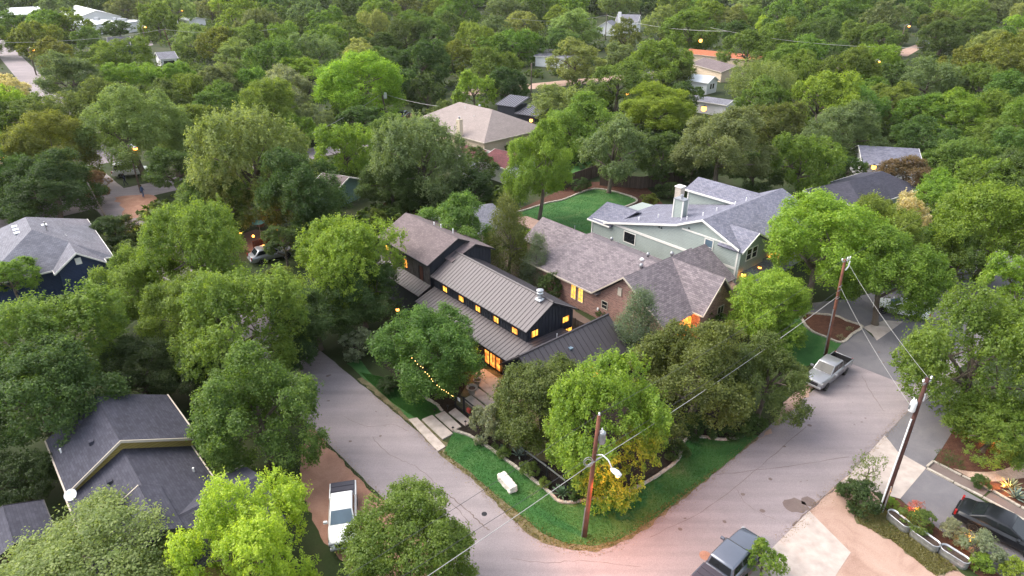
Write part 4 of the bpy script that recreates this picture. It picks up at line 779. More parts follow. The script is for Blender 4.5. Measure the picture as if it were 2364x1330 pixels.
def exB(p, at):
    m = MB().tube([at(.02) + Vector((-.16, -.06, 0)), at(.5) + Vector((-.14, -.06, 0))], .045, 8); m.build("conduit", "galvanised", p)
    MB().box(at(.985) + Vector((.1, 0, 0)), (.9, .07, .08), R(30)).build("crossarm", "galvanised", p)
    for x in (-.3, .25, .5): insul(p, at(.99) + Vector((x, x * .5, .04)))
    MB().tube([at(.97) + Vector((.4, 0, .1)), at(.94) + Vector((.38, 0, -.1)), at(.91) + Vector((.2, 0, -.15))], .05, 8).build("fuse_cutout", "white_paint", p)
    for t in (.62, .70, .74): MB().box(at(t) + Vector((0, -.13, 0)), (.5, .06, .06), R(40)).build("bracket", "grey_metal", p)
pole("utility_pole", "tall reddish utility pole beside the silver pickup", PB, 8.9, (-.38, 0), "pole_wood", exB)
def exC(p, at):
    MB().tube([at(.02) + Vector((-.2, -.05, 0)), at(.72) + Vector((-.16, -.05, 0))], .045, 8).build("conduit", "white_paint", p); MB().tube([at(.0) + Vector((-.05, -.18, 0)), at(.22) + Vector((-.05, -.17, 0))], .04, 8).build("conduit", "galvanised", p)
    can(p, at(.80) + Vector((-.28, 0, -.25)), .17, .6, "white_paint"); can(p, at(.86) + Vector((.2, .1, -.2)), .08, .25, "white_paint")
    MB().box(at(.97) + Vector((.05, 0, 0)), (.7, .06, .08), R(30)).build("crossarm", "grey_metal", p)
    for x in (-.3, .3): insul(p, at(.98) + Vector((x, x * .5, .04)))
    m = MB(); m.tube([at(1) + Vector((.1 + .28 * math.cos(a * .45), 0, .3 * math.sin(a * .45) - .1)) for a in range(8)], .018, 5); m.build("cable_loop", "cable", p)
    for t in (.2, .35, .5, .63): MB().lathe(at(t) + Vector((.13, -.06, 0)), [(.02, 0), (.035, .05)], 6).build("step_bolt", "grey_metal", p)
pole("utility_pole", "dark utility pole with white conduit and white transformer by the right driveway", PC, 9.75, (-.02, 0), "pole_dark", exC)
def wire(label, a, b, sag, r=.022, mat="cable", name="wire"):
    a, b = Vector(a), Vector(b); pts = [a + (b - a) * t + Vector((0, 0, -4 * sag * t * (1 - t))) for t in [i / 24 for i in range(25)]]
    tag(MB().tube(pts, r, 5).build(name, mat, None, True), label, "cable")
tA = PA + Vector((.33, 0, 8.85)); tB = PB + Vector((-.38, 0, 9.0)); tC = PC + Vector((-.02, 0, 9.8)); cA = PA + Vector((.22, -.15, 5.75)); cB = PB + Vector((-.27, -.12, 6.3)); cB2 = PB + Vector((-.27, -.12, 5.7)); cA2 = PA + Vector((.24, -.1, 6.25))
dn = (PA - PB).normalized(); nxt = PA + dn * 34
wire("thin top wire between the lamp pole and the pole by the silver pickup", tA, tB, .5, .010)
wire("thick pale cable between the lamp pole and the pole by the silver pickup", cA, cB2, .35, .020, "pale_cable")
wire("second thin wire just above the thick cable right of the lamp pole", cA2, cB, .35, .012)
wire("thick pale cable from the lamp pole to the bottom edge over the left street", cA, nxt + Vector((0, 0, 5.6)), .35, .020, "pale_cable")
wire("thin dark wire from the lamp pole to the bottom edge over the left street", cA2, nxt + Vector((-.6, .6, 6.3)), .35, .012)
wire("thin top wire running from the lamp pole over the boulder lawn", tA, nxt + Vector((0, 0, 8.6)), .5, .010)
wire("upper pale wire between the two right hand poles", tB, tC, .3, .010, "pale_cable")
wire("lower pale wire between the two right hand poles", PB + Vector((-.28, 0, 6.6)), PC + Vector((0, 0, 7.4)), .35, .010, "pale_cable")
wire("thin wire running from the pickup pole into the trees at the upper right", tB, tB + (tB - tA) * 1.6 + Vector((0, 0, 0)), 1.0, .010)
# far poles and lines
def far_pole(label, x, y, h, x2=None, y2=None): return pole("utility_pole", label, gp(x, y), h, (0, 0), "bark", None, (.16, .12))
P1 = gp(1397, 95); pole("utility_pole", "thin far pole before the white farmhouse", P1, 10, (0, 0), "bark", lambda p, at: MB().box(at(.94), (2.2, .12, .12), R(30)).build("crossarm", "bark", p), (.18, .14))
P2 = gp(893, 272); pole("utility_pole", "distant pole with white transformer by the lime tree", P2, 6.6, (-.8, 0), "bark", lambda p, at: can(p, at(.6) + Vector((.5, 0, 0)), .4, 1.1, "white_paint"), (.18, .14))
P3 = gp(405, 140); pole("utility_pole", "distant dark pole near the clerestory cottage at the upper left", P3, 9.5, (-1.5, 0), "pole_dark", None, (.2, .14))
P4 = gp(243, 500); pole("utility_pole", "slim pale leaning pole by the dirt street corner on the left", P4, 4.6, (-1.0, 0), "pale_bark", None, (.1, .08))
pole("utility_pole", "far pole among the trees right of the lime tree by the red gravel road", gp(1226, 228), 8.0, (0, 0), "bark", None, (.18, .14))
wire("long faint line crossing the treetops at the upper left", gp(-40, 98, 9.5), P3 + Vector((-1.5, 0, 9.5)), 1.2, .035, "pale_cable")
wire("faint line from the cottage pole over the treetops to the right", P3 + Vector((-1.5, 0, 9.5)), gp(640, 66, 10), 1.2, .035, "pale_cable")
wire("faint double line reaching the far pole from the left", gp(1180, 42, 11), P1 + Vector((0, 0, 9.6)), 1.5, .045, "pale_cable")
wire("faint line leaving the far pole to the right over the oaks", P1 + Vector((0, 0, 9.6)), gp(1680, 72, 11), 1.5, .045, "pale_cable")
wire("long faint line over the oaks at the upper right", gp(1640, 64, 11), gp(2130, 110, 9), 1.5, .04, "pale_cable")
wire("pale line from the white transformer pole toward the beige roof", P2 + Vector((-.5, 0, 5.0)), gp(1010, 245, 6), .3, .03, "pale_cable")
wire("pale line from the white transformer pole down to the left", P2 + Vector((-.5, 0, 5.0)), gp(720, 308, 4), .4, .03, "pale_cable")
def street_lamp(label, x, y, h, px=None, light=0, group=None, s=1.0):
    head = gp(x, y, h); base = Vector((head.x - .9 * s, head.y + .2, 0))
    p = thing("street_lamp", label, "street lamp", base, 0, group); MB().tube([(0, 0, 0), (0, 0, h + .4)], [.12 * s, .09 * s], 8).build("pole", "bark", p, True)
    e = head - base; MB().tube([(0, 0, h + .1), (e.x * .5, e.y * .5, h + .5), (e.x, e.y, h + .15)], .05 * s, 6).build("lamp_arm", "grey_metal", p, True)
    h_ = MB().lathe((e.x, e.y, e.z + .05), [(.28 * s, 0), (.22 * s, .14), (.08 * s, .22)], 10).build("lamp_head", "grey_metal", p, True)
    MB().lathe((e.x, e.y, e.z - .24 * s), [(.06 * s, 0), (.22 * s, .06), (.26 * s, .22 * s), (.2 * s, .27 * s)], 12).build("lamp_lens", "bulb", h_, True)
    return p
street_lamp("lit orange street lamp at the far end of the upper right street", 2099, 60, 7.5, s=1.6)
street_lamp("lit orange street lamp beside the road at the upper left edge", 76, 114, 7.0, s=1.6)
street_lamp("lit orange street lamp in the treetops above the dirt street corner", 312, 342, 6.5, s=1.1)
street_lamp("small lit lamp in the trees near the right edge", 2314, 171, 7.0, s=1.2)
street_lamp("small lit lamp over the oak crowns left of the right edge", 2030, 142, 7.0, s=1.0)
street_lamp("lit lamp over the yard of the flat white commercial building", 335, 62, 6.0, s=1.4)
street_lamp("lit lamp on the hall at the top left", 421, 24, 7.0, s=1.5)
street_lamp("small lit lamp in the crown beside the tall dark block", 790, 664, 4.0, s=.5)
ss = thing("street_sign", "white street sign on a post beside the far lit street", "sign", gp(2113, 106)); MB().tube([(0, 0, 0), (0, 0, 4)], .08, 6).build("post", "grey_metal", ss); MB().box((0, 0, 4.2), (1.2, .035, .9)).build("sign_plate", "white_paint", ss)

# ------------------------------------------------------------------ real lamps that are lit in the photo
def lamp(name, loc, e, col=(1.0, .45, .12), r=.12):
    l = bpy.data.lights.new(name, 'POINT'); l.energy = e; l.color = col; l.shadow_soft_size = r
    o = bpy.data.objects.new(name, l); COL.objects.link(o); o.location = loc; return o
sp_ = bpy.data.lights.new("street_lamp_light", 'SPOT'); sp_.energy = 560; sp_.color = (1.0, .27, .05); sp_.spot_size = R(150); sp_.spot_blend = .6; sp_.shadow_soft_size = .12
spo = bpy.data.objects.new("street_lamp_light", sp_); COL.objects.link(spo); spo.location = lampA + Vector((.16, -.06, -.24)); spo.rotation_euler = Vector((-.35, -.25, 1)).to_track_quat('Z', 'Y').to_euler()
lamp("porch_light", hw(-2.6, -2.0, 2.2), 55, (1.0, .40, .10), .1)
lamp("entry_light", hw(4.9, 14.2, 2.2), 25, (1.0, .38, .09), .1)

# ------------------------------------------------------------------ corner garden
def stepping(label, px, z=.10, mat="concrete_slab"):
    P = gpl(*px); c = sum(P, Vector((0, 0, 0))) / 4; m = MB().prism([(p.x - c.x, p.y - c.y) for p in P], .0, z); o = m.build("stepping_slab", mat, None, False, .015, c); tag(o, label, "slab", "concrete slabs leading from the street to the entry")
stepping("long pale slab nearest the street", [(943, 970), (963, 966), (1029, 1033), (1011, 1044)])
stepping("second pale slab from the street", [(974, 970), (998, 960), (1046, 1003), (1022, 1016)])
stepping("third pale slab from the street with lights at both ends", [(1005, 960), (1026, 951), (1065, 987), (1045, 997)])
stepping("fourth slab from the street, just before the dark gate", [(1036, 954), (1051, 944), (1090, 976), (1074, 985)])
stepping("slab just inside the dark gate", [(1068, 924), (1088, 914), (1140, 957), (1121, 967)])
stepping("slab beside the two round stone pots", [(1081, 906), (1096, 892), (1146, 928), (1130, 942)])
stepping("slab behind the upper pot", [(1099, 888), (1111, 879), (1150, 908), (1137, 920)])
stepping("widest slab glowing orange before the lit entry", [(1094, 865), (1118, 853), (1158, 881), (1141, 901)])
ed = MB(); rr = random.Random(5)
def edging(label, pts, w=.2, h=.15, step=.32, seed=1):
    rr = random.Random(seed); P = [Vector((p[0], p[1], 0)) for p in pts]; o0 = P[0].copy(); m = MB(); acc = 0
    for a, b in zip(P[:-1], P[1:]):
        d = b - a; L = d.length
        if L < .02: continue
        k = max(1, round(L / step)); n = Vector((-d.y, d.x, 0)).normalized()
        for i in range(k):
            q = a + d * ((i + .5) / k) - o0 + n * rr.uniform(-.015, .015); m.box((q.x, q.y, h / 2), (L / k * .97, w * rr.uniform(.85, 1.1), h * rr.uniform(.85, 1.15)), math.atan2(d.y, d.x) + rr.uniform(-.04, .04))
    o = m.build("stone_edging", "edging_stone", None, False, .02, (o0.x, o0.y, .01)); tag(o, label, "edging")
edging("winding pale stone edging between the corner lawn and the dark mulch bed", BED, seed=2)
edging("short curved stone edging left of the stepping slabs", BED2, seed=3)
edging("stone edging curving around the big back lawn", BACK, .25, .16, .4, 4)
edging("pale stone edging around the red mulch island with the leaning trunk", spline(ISL + ISL[:1], 3), .22, .14, .35, 5)
edging("low concrete kerb along the right driveway", gpl((2138, 1083), (2268, 1149), (2500, 1280)), .16, .12, 1.5, 6)
edging("low concrete kerb behind the planting strip on the right", gpl((2140, 1079), (2153, 1066), (2290, 1134), (2500, 1254)), .16, .12, 1.5, 7)
edging("curved stone edging by the red gravel drive in the distance", spline(gpl((905, 262), (918, 272), (914, 282), (900, 290)), 4), .4, .2, .8, 8)
bl = MB(); bl.box((0, 0, .27), (1.5, .62, .54)); o = bl.build("boulder", "pale_stone", None, False, .05, gp(1171, 1122), R(-57)); tag(o, "pale rectangular limestone block lying on the corner lawn", "stone block")
me = o.data; rr = random.Random(2)
for v in me.vertices: v.co += Vector((rr.uniform(-.06, .06), rr.uniform(-.05, .05), rr.uniform(-.03, .03)))
s_ = o.modifiers.new("sub", 'SUBSURF'); s_.subdivision_type = 'SIMPLE'; s_.levels = s_.render_levels = 4
tx = bpy.data.textures.new("rough_stone", 'CLOUDS'); tx.noise_scale = .25; dm = o.modifiers.new("rough", 'DISPLACE'); dm.texture = tx; dm.strength = .10
# grass blades on the lawns and tufts along the verge
def grass(name, label, polys, n, h, col, seed, w=.05):
    rng = np.random.default_rng(seed); P = []
    for poly in polys:
        q = np.array([(p[0], p[1]) for p in poly]); lo, hi = q.min(0), q.max(0); c = rng.uniform(lo, hi, (n * 4, 2)); ins = np.zeros(len(c), bool); j = len(q) - 1
        for i in range(len(q)):
            a, b = q[i], q[j]; t = ((a[1] > c[:, 1]) != (b[1] > c[:, 1])) & (c[:, 0] < (b[0] - a[0]) * (c[:, 1] - a[1]) / (b[1] - a[1] + 1e-12) + a[0]); ins ^= t; j = i
        P.append(c[ins][:n])
    P = np.concatenate(P); m = len(P); hh = h * rng.uniform(.5, 1.5, m); a = rng.uniform(0, 6.283, m); le = rng.normal(size=(m, 2)) * .5 * hh[:, None]; V = np.zeros((m, 3, 3)); ww = w * rng.uniform(.6, 1.4, m)
    V[:, 0, 0] = P[:, 0] - np.cos(a) * ww; V[:, 0, 1] = P[:, 1] - np.sin(a) * ww; V[:, 1, 0] = P[:, 0] + np.cos(a) * ww; V[:, 1, 1] = P[:, 1] + np.sin(a) * ww; V[:, :2, 2] = .02; V[:, 2, :2] = P + le; V[:, 2, 2] = .025 + hh
    me = bpy.data.meshes.new(name); me.from_pydata(V.reshape(-1, 3).tolist(), [], np.arange(m * 3).reshape(-1, 3).tolist()); me.update()
    at = me.attributes.new("leaf_tone", 'FLOAT', 'POINT'); at.data.foreach_set("value", np.repeat(rng.uniform(.3, .72, m), 3).astype(np.float32)); me.materials.append(MATS["leaf"])
    o = bpy.data.objects.new(name, me); COL.objects.link(o); o.color = (*col, 1); o["kind"] = "stuff"; o["label"] = label; return o
grass("grass", "short green grass of the corner lawn", [list(BED) + LAWN_OUT, list(BED2) + gpl((968, 972), (905, 930), (830, 860))], 26000, .045, (.048, .140, .036), 3, .03)
grass("grass", "short green grass of the big back lawn", [list(BACK) + gpl((1430, 500), (1375, 520), (1362, 560), (1330, 560), (1200, 520))], 9000, .06, (.042, .105, .032), 4, .045)  # blade colour darker than the corner lawn's: dusk and tree shade painted in
grass("dry_grass", "dry straw coloured grass along the street verge", [gpl((945, 974), (1012, 1046), (1100, 1115), (1180, 1198), (1238, 1245), (1300, 1268), (1375, 1274), (1444, 1250), (1572, 1156), (1662, 1084), (1660, 1076), (1560, 1146), (1420, 1240), (1300, 1252), (1200, 1184), (1050, 1066), (960, 975)), gpl((1965, 1165), (2040, 1175), (2110, 1235), (2210, 1315), (2160, 1330), (2060, 1250), (1985, 1210))], 7000, .08, (.20, .19, .085), 5)
# dark wire fence and gate
def mesh_panel(parent, a, b, z0, z1, name="mesh_panel"):
    m = MB(); d = b - a; k = max(2, int(d.length / .16))
    for i in range(k + 1): p = a + d * (i / k); m.box((p.x, p.y, (z0 + z1) / 2), (.014, .014, z1 - z0))
    for i in range(6): z = z0 + (z1 - z0) * i / 5; m.tube([a + Vector((0, 0, z)), b + Vector((0, 0, z))], .008, 4)
    return m.build(name, "dark_frame", parent)
FP = [gp(1128, 1006), gp(1166, 1031), gp(1212, 1068), gp(1262, 1106), gp(1305, 1140)]
wf = thing("wire_fence", "dark wire mesh fence behind the mulch bed of the corner lawn", "fence", FP[0]); q = [p - FP[0] for p in FP]
for p in q: MB().box((p.x, p.y, .55), (.1, .1, 1.1)).build("post", "dark_frame", wf)
for a, b in zip(q[:-1], q[1:]): mesh_panel(wf, a, b, .08, .98); m = MB(); rail(m, a + Vector((0, 0, 1.05)), b + Vector((0, 0, 1.05)), .09, .05); m.build("top_rail", "grey_metal", wf)
g0, g1, g2 = gp(1052, 938), gp(1072, 953), gp(1100, 976)
gt_ = thing("garden_gate", "dark framed garden gate with white plaque and letter box at the stepping slabs", "gate", g0)
for p in (g0, g1, g2): MB().box((p.x - g0.x, p.y - g0.y, .7), (.14, .14, 1.4)).build("post", "dark_frame", gt_)
for a, b in ((g0, g1), (g1, g2)):
    for z in (.12, 1.3): m = MB(); rail(m, a - g0 + Vector((0, 0, z)), b - g0 + Vector((0, 0, z)), .06, .09); m.build("rail", "dark_frame", gt_)
    mesh_panel(gt_, a - g0, b - g0, .15, 1.25)
d = (g1 - g0); an = math.atan2(d.y, d.x); c = (g0 + g1) / 2 - g0; nrm = Vector((math.sin(an), -math.cos(an), 0)) * .06
MB().box(c + nrm + Vector((0, 0, .95)), (.3, .03, .28), an).build("plaque", "white_paint", gt_); c = (g1 + g2) / 2 - g0; MB().box(c + nrm * 2 + Vector((0, 0, .72)), (.34, .18, .34), an).build("letter_box", "red_paint", gt_, False, .03)
def pot(label, x, y, s):
    o = MB().lathe((0, 0, 0), [(.22 * s, 0), (.25 * s, .06 * s), (.20 * s, .12 * s), (.33 * s, .34 * s), (.42 * s, .52 * s), (.45 * s, .55 * s), (.45 * s, .6 * s), (.38 * s, .6 * s), (.36 * s, .5 * s), (.1, .48 * s)], 20)
    t = thing("stone_pot", label, "pot", gp(x, y, .1)); o.build("bowl", "clay", t, True); MB().lathe((0, 0, .46 * s), [(.34 * s, 0), (.34 * s, .03), (.05, .04)], 14).build("soil", "soil", t)
pot("wide round stone bowl pot on the slab edge", 1090, 908, 1.0); pot("smaller tall stone pot before the entry", 1102, 887, .75)
def path_light(label, x, y):
    t = thing("path_light", label, "garden light", gp(x, y), 0); MB().tube([(0, 0, 0), (0, 0, .42)], .02, 6).build("stem", "dark_frame", t); h = MB().lathe((0, 0, .42), [(.10, 0), (.07, .05), (.02, .08)], 10).build("cap", "dark_frame", t)
    MB().lathe((0, 0, .36), [(.02, 0), (.045, .03), (.045, .06)], 8).build("bulb", "bulb", h)
for lb_, x, y in (("lit path light left of the second slab", 1004, 956), ("lit path light left of the third slab by the mulch", 1034, 948), ("path light at the lawn end of the third slab", 1046, 998), ("path light at the mulch end of the fourth slab", 1075, 984)): path_light(lb_, x, y)
# string lights hung through the cedar
sg = thing("string_lights", "string of tiny warm lights draped through the cedar before the charcoal house", "string lights", gp(1045, 925))
o0 = gp(1045, 925); pts = spline([(960, 0), (0, 0)], 1); SP = [gp(x, y, z) - o0 for x, y, z in ((952, 826, 5.1), (972, 842, 5.0), (985, 862, 4.6), (1000, 880, 3.9), (1020, 897, 3.1), (1036, 907, 2.3), (1050, 918, 1.2))]
MB().tube(SP, .01, 4).build("cord", "dark_frame", sg)
m = MB()
for a, b in zip(SP[:-1], SP[1:]):
    for t in (0, .33, .66): p = a + (b - a) * t; m.lathe((p.x + rr.uniform(-.08, .08), p.y - .05, p.z - .08 + rr.uniform(-.08, .08)), [(.01, 0), (.024, .02), (.018, .045)], 6)
m.build("bulbs", "string_bulb", sg)
# galvanised stock-tank planters
def tank(label, a, b, y=0):
    a, b = gp(*a), gp(*b); d = b - a; c = (a + b) / 2; L, W, Hh = d.length, .58, .55; t = thing("planter_tank", label, "planter", c, math.atan2(d.y, d.x), "galvanised trough planters beside the driveway bed")
    def oval(k, z, s=0): 
        out = []; h = L / 2 - W / 2
        for i in range(24):
            an = 2 * math.pi * i / 24; out.append(((h if math.cos(an) >= 0 else -h) + (W / 2 + k) * math.cos(an), (W / 2 + k) * math.sin(an), z))
        return out
    MB().loft([oval(-.02, 0), oval(0, .05), oval(.0, .16), oval(.015, .2), oval(0, .24), oval(0, .36), oval(.015, .4), oval(0, .44), oval(.01, Hh - .03), oval(.035, Hh - .02), oval(.035, Hh + .02), oval(-.02, Hh + .02), oval(-.03, Hh - .1)], False).build("tank", "galvanised", t, True)
    MB().loft([oval(-.03, Hh - .14), oval(-.03, Hh - .09)]).build("soil", "soil", t)
tank("galvanised trough planter nearest the utility pole, almost empty", (2048, 1192), (2096, 1232)); tank("middle galvanised trough planter with a tuft of grass", (2100, 1231), (2163, 1277)); tank("galvanised trough planter nearest the bottom edge, full of leaves", (2167, 1273), (2232, 1315))
def spot(label, x, y, e):
    t = thing("garden_spotlight", label, "garden light", gp(x, y)); MB().tube([(0, 0, 0), (0, 0, .2)], .025, 6).build("stake", "dark_frame", t); h = MB().tube([(0, 0, .18), (-.08, .02, .28)], [.05, .08], 10).build("lamp_head", "dark_frame", t); MB().lathe((-.09, .03, .29), [(.07, 0), (.06, .04), (.02, .06)], 10).build("lens", "bulb", h)
    lamp("spotlight_light", gp(x, y) + Vector((-.1, .02, .5)), e, (1.0, .42, .1), .05)
spot("bright garden spotlight under the right hand oak by the front walk", 2282, 1012, 60); spot("garden spotlight among the agaves at the right edge", 2318, 1130, 30); spot("garden spotlight in the silvery shrubs beside the black car", 2240, 1258, 14); spot("garden spotlight in the flowering bush behind the troughs", 2112, 1196, 14)
lamp("patio_light", gp(605, 548, 1.8), 200, (1.0, .30, .05), .3)
lamp("corner_light", gp(330, 475, 4.0), 220, (1.0, .40, .14), .2)
# patio under the trees on the left
sheet("patio", gpl((545, 545), (590, 530), (650, 540), (660, 575), (600, 590), (550, 570)), "deck_wood", 0.02)
fence("wooden_fence", "dark red board fence beside the silver car under the left trees", [gp(590, 592), gp(648, 568)], 1.8, "fence_red")
um = thing("parasol", "small turquoise parasol on the lit patio under the left trees", "parasol", gp(603, 548)); MB().tube([(0, 0, 0), (0, 0, 2.3)], .03, 6).build("pole", "grey_metal", um); MB().lathe((0, 0, 1.9), [(.8, 0), (.5, .16), (.05, .34)], 8).build("canopy", "teal_canvas", um)
for k, (x, y) in enumerate([(556, 542), (585, 548), (640, 533), (596, 470), (553, 445)]):
    t = thing("patio_lantern", "small lit lantern hanging under the left trees near the patio", "lantern", gp(x, y, 1.6), 0, "lanterns hanging about the left patio"); MB().lathe((0, 0, 0), [(.04, 0), (.12, .05), (.14, .2), (.05, .3)], 8).build("shade", "bulb", t); MB().tube([(0, 0, .28), (0, 0, .9)], .012, 4).build("cord", "dark_frame", t)
for lb_, x, y, z, s in (("warm wall lantern under the eaves of the sage green house", 1760, 535, 3.2, .2), ("warm wall lantern by the porch of the sage green house", 1716, 640, 2.6, .22), ("warm wall lantern deep in the crown by the green house porch", 1753, 622, 2.6, .16), ("warm lit porch lantern on the house beyond the sage green house", 2016, 391, 3, .3), ("lit porch lamp on the long grey roofed garage", 1624, 257, 2.4, .5), ("warm lit window lamp behind the beige roof", 1226, 282, 2.4, .3), ("warm yard lamp under the dark oak beyond the willow", 1448, 222, 2.5, .35), ("orange lit lamp on the left edge behind trees", 8, 372, 3, .4), ("orange lit lamp over the orange roofed house", 1617, 98, 6, .5), ("warm wall lamp on the porch of the charcoal house behind the crown", 918, 718, 2.2, .14), ("warm wall lamp at the garage end behind the bright tree", 1371, 850, 2.0, .14)):
    t = thing("wall_lantern", lb_, "lantern", gp(x, y, z)); MB().lathe((0, 0, 0), [(s * .3, 0), (s, s * .4), (s, s * 1.6), (s * .3, s * 2)], 10).build("shade", "bulb", t); MB().lathe((0, 0, s * 2), [(s * 1.1, 0), (s * .2, s * .5)], 10).build("cap", "dark_frame", t)
# two people far down the left street
def person(label, x, y, ang, top, legs, walk):
    base = gp(x, y); m = bpy.data.meshes.new("person")
    V = [(0, 0, .93), (0, 0, 1.2), (0, 0, 1.42), (0, 0, 1.52), (.02, 0, 1.66), (.03, 0, 1.74), (0, .19, 1.40), (-.05 * walk, .25, 1.13), (.08 * walk, .26, .88), (0, -.19, 1.40), (.06 * walk, -.25, 1.13), (.22 * walk, -.26, .92), (0, .09, .88), (.18 * walk, .1, .48), (.12 * walk, .1, .06), (.26 * walk + .05, .1, .04), (0, -.09, .88), (-.05 * walk, -.1, .48), (-.3 * walk, -.1, .07), (-.2 * walk + .03, -.1, .04)]
    Ed = [(0, 1), (1, 2), (2, 3), (3, 4), (4, 5), (2, 6), (6, 7), (7, 8), (2, 9), (9, 10), (10, 11), (0, 12), (12, 13), (13, 14), (14, 15), (0, 16), (16, 17), (17, 18), (18, 19)]
    Rr = [.14, .14, .15, .055, .10, .09, .07, .05, .04, .07, .05, .04, .095, .065, .045, .035, .095, .065, .045, .035]
    m.from_pydata(V, Ed, []); o = bpy.data.objects.new("person", m); COL.objects.link(o); o.location = base; o.rotation_euler = (0, 0, ang)
    sk = o.modifiers.new("skin", 'SKIN'); sk.use_smooth_shade = True
    for i, r in enumerate(Rr): m.skin_vertices[0].data[i].radius = (r, r)
    m.skin_vertices[0].data[0].use_root = True
    ss_ = o.modifiers.new("sub", 'SUBSURF'); ss_.levels = ss_.render_levels = 1; m.materials.append(MATS[legs]); tag(o, label, "person")
    MB().loft([[(.0 + .155 * k * math.cos(a), .2 * k * math.sin(a), z) for a in [i * .5236 for i in range(12)]] for z, k in ((.9, 1.0), (1.1, .95), (1.3, 1.05), (1.45, .85), (1.49, .4))]).build("shirt", top, o, True)
    h = MB().lathe((.01, 0, 1.62), [(.06, 0), (.115, .04), (.12, .1), (.09, .17), (.03, .2)], 12).build("hair", "hair", o, True)
    f = MB().lathe((.045, 0, 1.56), [(.05, 0), (.085, .05), (.09, .1), (.06, .15)], 12).build("face", "skin", o, True)
person("person in dark clothes walking on the street beyond the dirt corner", 291, 428, R(200), "navy_cloth", "navy_cloth", 1.0)
person("person in blue jeans walking near the dirt corner", 332, 456, R(170), "denim", "denim", -.9)

# ------------------------------------------------------------------ trees
def leaf_mesh(name, P, N, size, tone, rng, aspect=.62):
    """one small bent leaf spray per point"""
    n = len(P); N = N / np.maximum(np.linalg.norm(N, axis=1, keepdims=True), 1e-6)
    t = rng.normal(size=(n, 3)); t -= N * (t * N).sum(1, keepdims=True); t /= np.maximum(np.linalg.norm(t, axis=1, keepdims=True), 1e-6); b = np.cross(N, t)
    s = (size * rng.uniform(.6, 1.35, n))[:, None]
    V = np.empty((n, 4, 3)); V[:, 0] = P - t * s * .5; V[:, 1] = P + b * s * .5 * aspect + N * s * .12; V[:, 2] = P + t * s * .5; V[:, 3] = P - b * s * .5 * aspect + N * s * .12
    me = bpy.data.meshes.new(name); me.vertices.add(n * 4); me.vertices.foreach_set("co", V.reshape(-1).astype(np.float32))
    me.loops.add(n * 4); me.loops.foreach_set("vertex_index", np.arange(n * 4, dtype=np.int32)); me.polygons.add(n)
    me.polygons.foreach_set("loop_start", np.arange(n, dtype=np.int32) * 4); me.polygons.foreach_set("loop_total", np.full(n, 4, dtype=np.int32))
    me.update(calc_edges=True); at = me.attributes.new("leaf_tone", 'FLOAT', 'POINT'); at.data.foreach_set("value", np.repeat(np.clip(tone, 0, 1), 4).astype(np.float32))
    me.materials.append(MATS["leaf"]); return me
def unit(v): return v / np.maximum(np.linalg.norm(v, axis=-1, keepdims=True), 1e-6)
